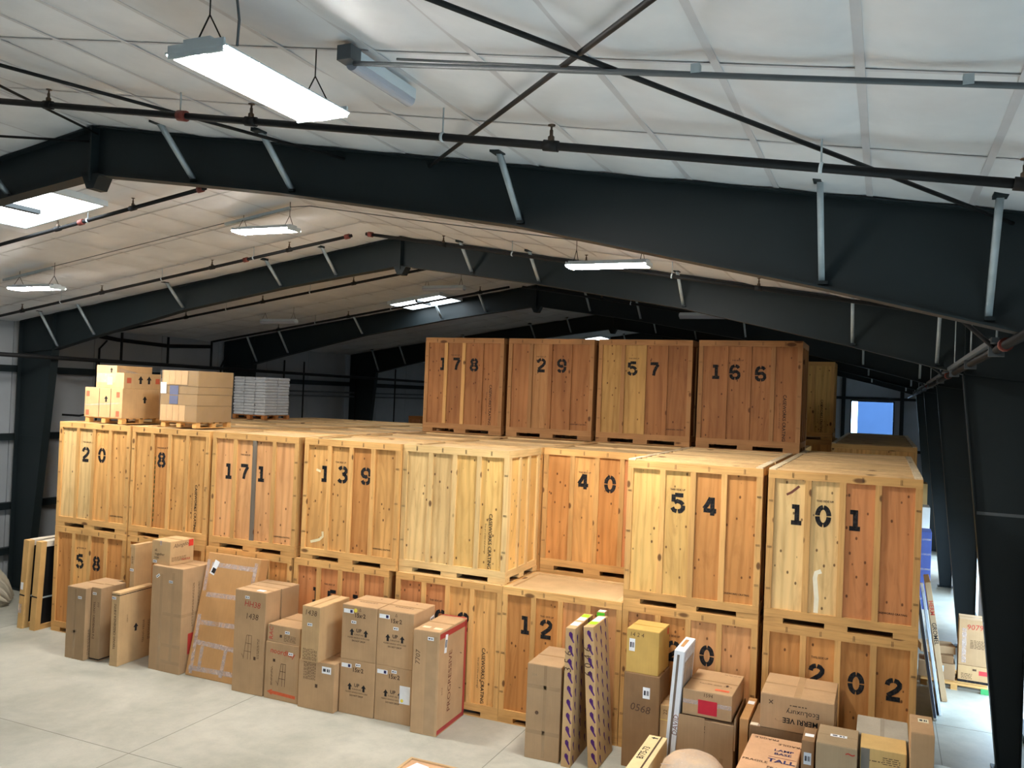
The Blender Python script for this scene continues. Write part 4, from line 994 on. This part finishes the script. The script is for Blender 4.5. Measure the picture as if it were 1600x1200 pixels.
for k in range(4):
    pl = [(-1.6, .95 - .18 * k), (-1.0, 1.12 - .24 * k), (.05 - .08 * k, .34 - .07 * k), (.25 - .1 * k, .02), (-.1 - .1 * k, .0), (-1.0, .25)]
    me = slab_yz(pl, .0 + .22 * k, .20 + .22 * k)
    bm = bmesh.new(); bm.from_mesh(me); bmesh.ops.recalc_face_normals(bm, faces=bm.faces); bmesh.ops.bevel(bm, geom=bm.edges[:], offset=.04, segments=3, affect='EDGES'); bm.to_mesh(me); bm.free()
    for p in me.polygons: p.use_smooth = True
    link('canvas_fold', me, 'canvas', tm)

# ================================================================== PALLETS ON TOP
def pallet(x, y, z, wd, d, label, rot=0, color=RAIL, h=.12):
    p = empty('pallet', (x, y, z), (0, 0, R(rot))); tag(p, label, 'pallet', 'timber pallets')
    for k in range(3):
        for j in range(3):
            part('block', p, (k * (wd - .12) / 2, j * (d - .12) / 2, .018, k * (wd - .12) / 2 + .12, j * (d - .12) / 2 + .12, h - .02), 'wood_across', jit(color))
    for k in range(3): part('bottom_board', p, (k * (wd - .12) / 2, 0, 0, k * (wd - .12) / 2 + .12, d, .018), 'wood_deep', jit(color))
    n = 6
    for k in range(n): part('top_board', p, (0, k * (d - .11) / (n - 1), h - .02, wd, k * (d - .11) / (n - 1) + .11, h), 'wood_across', jit(color))
    return p
Z2 = 2 * H
pallet(-16.50, 13.90, Z2, 1.12, 1.08, 'low timber pallet on crate 20 under the lit cartons')
b = carton('carton', 'lower lit carton with red corners, wrapped on the pallet above crate 20', -16.52, 13.88, 1.15, 1.10, .66, base=Z2 + .121, color=TANBOX)
for u, v in ((.10, .10), (.10, .52), (1.02, .10), (1.02, .52)): on_face(b, 'red_corner', flat(.10, .12), 'paint', 'F', u, v, lin((214, 100, 70)))
arrow(b, 'F', .66, .42, .14); arrow(b, 'R', .62, .42, .16)
for u in (.45, .80): on_face(b, 'strap', flat(.015, .64), 'ink', 'F', u, .33, BROWNINK)
tape_on(b, 'F', .57, .30, 1.1, .03, 'stretch_film', 4)
b2 = carton('carton', 'upper left carton in shiny film above crate 20', -16.27, 13.95, .62, 1.0, .50, base=Z2 + .786, color=TANBOX)
arrow(b2, 'F', .46, .40, .12); on_face(b2, 'document', flat(.16, .18), 'paint', 'F', .42, .16, lin((216, 190, 150))); tape_on(b2, 'F', .30, .22, .58, .20, 'stretch_film'); tape_on(b2, 'R', .5, .25, .9, .24, 'stretch_film', -10)
b3 = carton('carton', 'upper right carton with two black arrows above crate 20', -15.63, 13.90, .26, 1.06, .34, base=Z2 + .786, color=TANBOX)
arrow(b3, 'R', .46, .20, .18); arrow(b3, 'R', .70, .20, .18)
for u in (.14, .95): on_face(b3, 'red_corner', flat(.12, .12), 'paint', 'R', u, .18, lin((200, 96, 66)))
pallet(-14.44, 14.10, Z2, 1.0, 1.05, 'low timber pallet on crate 8 under the wrapped stack of flat cartons')
st = empty('wrapped_carton_stack', (-14.46, 14.08, Z2 + .121)); tag(st, 'stack of flat kraft cartons wrapped in film on the pallet above crate 8', 'carton stack')
hgt = 0
for k in range(4):
    hh = (.36, .24, .17, .34)[k]
    link('carton', unit_box(1.04, 1.06, hh - .004, .006), 'cardboard', st, (random.uniform(-.008, .008), random.uniform(-.008, .008), hgt), (0, 0, 0), jit(lin((150, 122, 84)), .06)); hgt += hh
for z0, z1, x0, x1 in ((.02, .36, .02, .72), (.80, 1.10, .06, .76)):
    for k in range(4): part('front_board', st, (x0 + (x1 - x0) * k / 4, -.012, z0, x0 + (x1 - x0) * (k + 1) / 4 - .008, -.003, z1), 'cardboard', TANBOX)
part('document', st, (.0, -.014, .60, .16, -.006, .84), 'paint', WHITE)
for k, (z0, z1) in enumerate(((.38, .56), (.58, .78))): part('printed_panel', st, (.26, -.012, z0, .50, -.006, z1), 'paint', lin((92, 98, 128)))
link('film', unit_box(1.09, 1.11, 1.11, .02), 'thin_film', st, (-.025, -.028, .0))
pallet(-17.25, 19.5, Z2, 1.15, 1.1, 'timber pallet under the white bags on the second tier', color=BROWN)
bs = empty('bag_pallet_load', (-17.25, 19.5, Z2 + .121)); tag(bs, 'stack of white plastic bags strapped on a pallet on the second tier', 'bag stack')
bag = unit_box(.375, .54, .082, .03)
for lv in range(13):
    for i in range(3):
        for j in range(2):
            link('bag', bag, 'plastic_bag', bs, (i * .383 + random.uniform(-.012, .012), j * .55 + random.uniform(-.012, .012), lv * .0835), (0, 0, R(random.uniform(-1.5, 1.5))))

# ================================================================== RIGHT AISLE
pallet(.84, 19.75, 0, 1.22, 1.1, 'timber pallet with a green painted block in the right aisle', rot=-3)
part('green_block', bpy.data.objects['pallet.003'], (1.09, -.012, .0, 1.232, .10, .11), 'paint', lin((70, 170, 100)))
b = carton('carton', 'tall carton hand marked 9079 standing on the aisle pallet', 1.53, 19.98, .58, .5, .93, base=.465, color=KRAFT, rot=-2)
say(b, 'F', .29, .78, '9079', .15, lin((190, 70, 60)), 2, 0, .1, 'handwriting'); lines(b, 'F', .34, .45, .26, .18, 6); tape_on(b, 'F', .1, .4, .08, .7, 'clear_tape')
b = carton('carton', 'printed carton with red label under the one marked 9079', 1.53, 19.97, .59, .52, .34, base=.12, color=TANBOX, rot=-2, flaps=False)
on_face(b, 'red_label', flat(.16, .09), 'paint', 'F', .46, .22, lin((206, 60, 64))); lines(b, 'F', .16, .14, .2, .12, 4); on_face(b, 'printed_mark', flat(.07, .04), 'ink', 'F', .30, .27, BROWNINK); part('dark_base', b, (-.002, -.002, .0, .592, .522, .05), 'ink', INK)
b = carton('carton', 'brown carton lying on the left half of the aisle pallet', .80, 19.95, .68, .55, .32, base=.121, color=KRAFT2, rot=-2, flaps=False)
on_face(b, 'shipping_label', flat(.14, .12), 'paint', 'F', .40, .22, lin((200, 214, 226)))
b = carton('carton', 'long brown carton crosswise on top of the pallet load in the aisle', .84, 20.05, .66, .42, .16, base=.60, color=KRAFT, rot=8, flaps=False)
b = carton('carton', 'small brown carton between the stacked ones on the aisle pallet', .95, 20.0, .5, .4, .155, base=.443, color=DARKBOX, rot=-3, flaps=False)
b = carton('wrapped_slab', 'thin white wrapped mirror slab leaning on the crates in the right aisle', .98, 17.55, .06, 1.05, 2.36, color=lin((220, 228, 236)), flaps=False, tilt=-9.0, cat='wrapped panel')
on_face(b, 'dark_face', flat(.05, 2.2), 'gloss', 'F', .03, 1.15, lin((74, 84, 110))); on_face(b, 'film', flat(1.0, 2.3), 'stretch_film', 'R', .52, 1.16)
b = carton('wrapped_slab', 'second white framed slab leaning in the right aisle nearer the floor light', 1.09, 17.9, .05, .9, 2.28, color=lin((232, 236, 240)), flaps=False, tilt=-9.0, cat='wrapped panel')
b = carton('flat_carton', 'tall narrow carton with red and black lettering leaning behind the white slabs', 1.18, 18.78, .10, .9, 2.30, color=KRAFT2, flaps=False, tilt=-9.0)
say(b, 'F', .05, 1.80, 'HERM', .11, RED, -90, .02); say(b, 'F', .05, 1.30, 'GROMEL', .11, INK, -90, .01)
for k, (yy, zz, c, n) in enumerate(((27.2, 0, lin((70, 90, 160)), 'blue'), (28.6, 0, lin((214, 222, 226)), 'white'), (30.6, 0, lin((190, 160, 110)), 'tan'))):
    bb = carton('bundle_stack', '%s wrapped bundle stacked beyond the crates in the right aisle' % n, .90, yy, .42, .8, (2.2, 2.75, 3.3)[k], color=c, flaps=False, cat='bundle')
    for q in range(5): tape_on(bb, 'F', .21, .3 + q * .42, .41, .05, 'stretch_film')
gs = empty('panel_stack', (.86, 32.2, 4.0))
bpy.data.objects.remove(gs)
for o in bpy.data.objects:
    for k in ('_dim', '_flaps'):
        if k in o: del o[k]
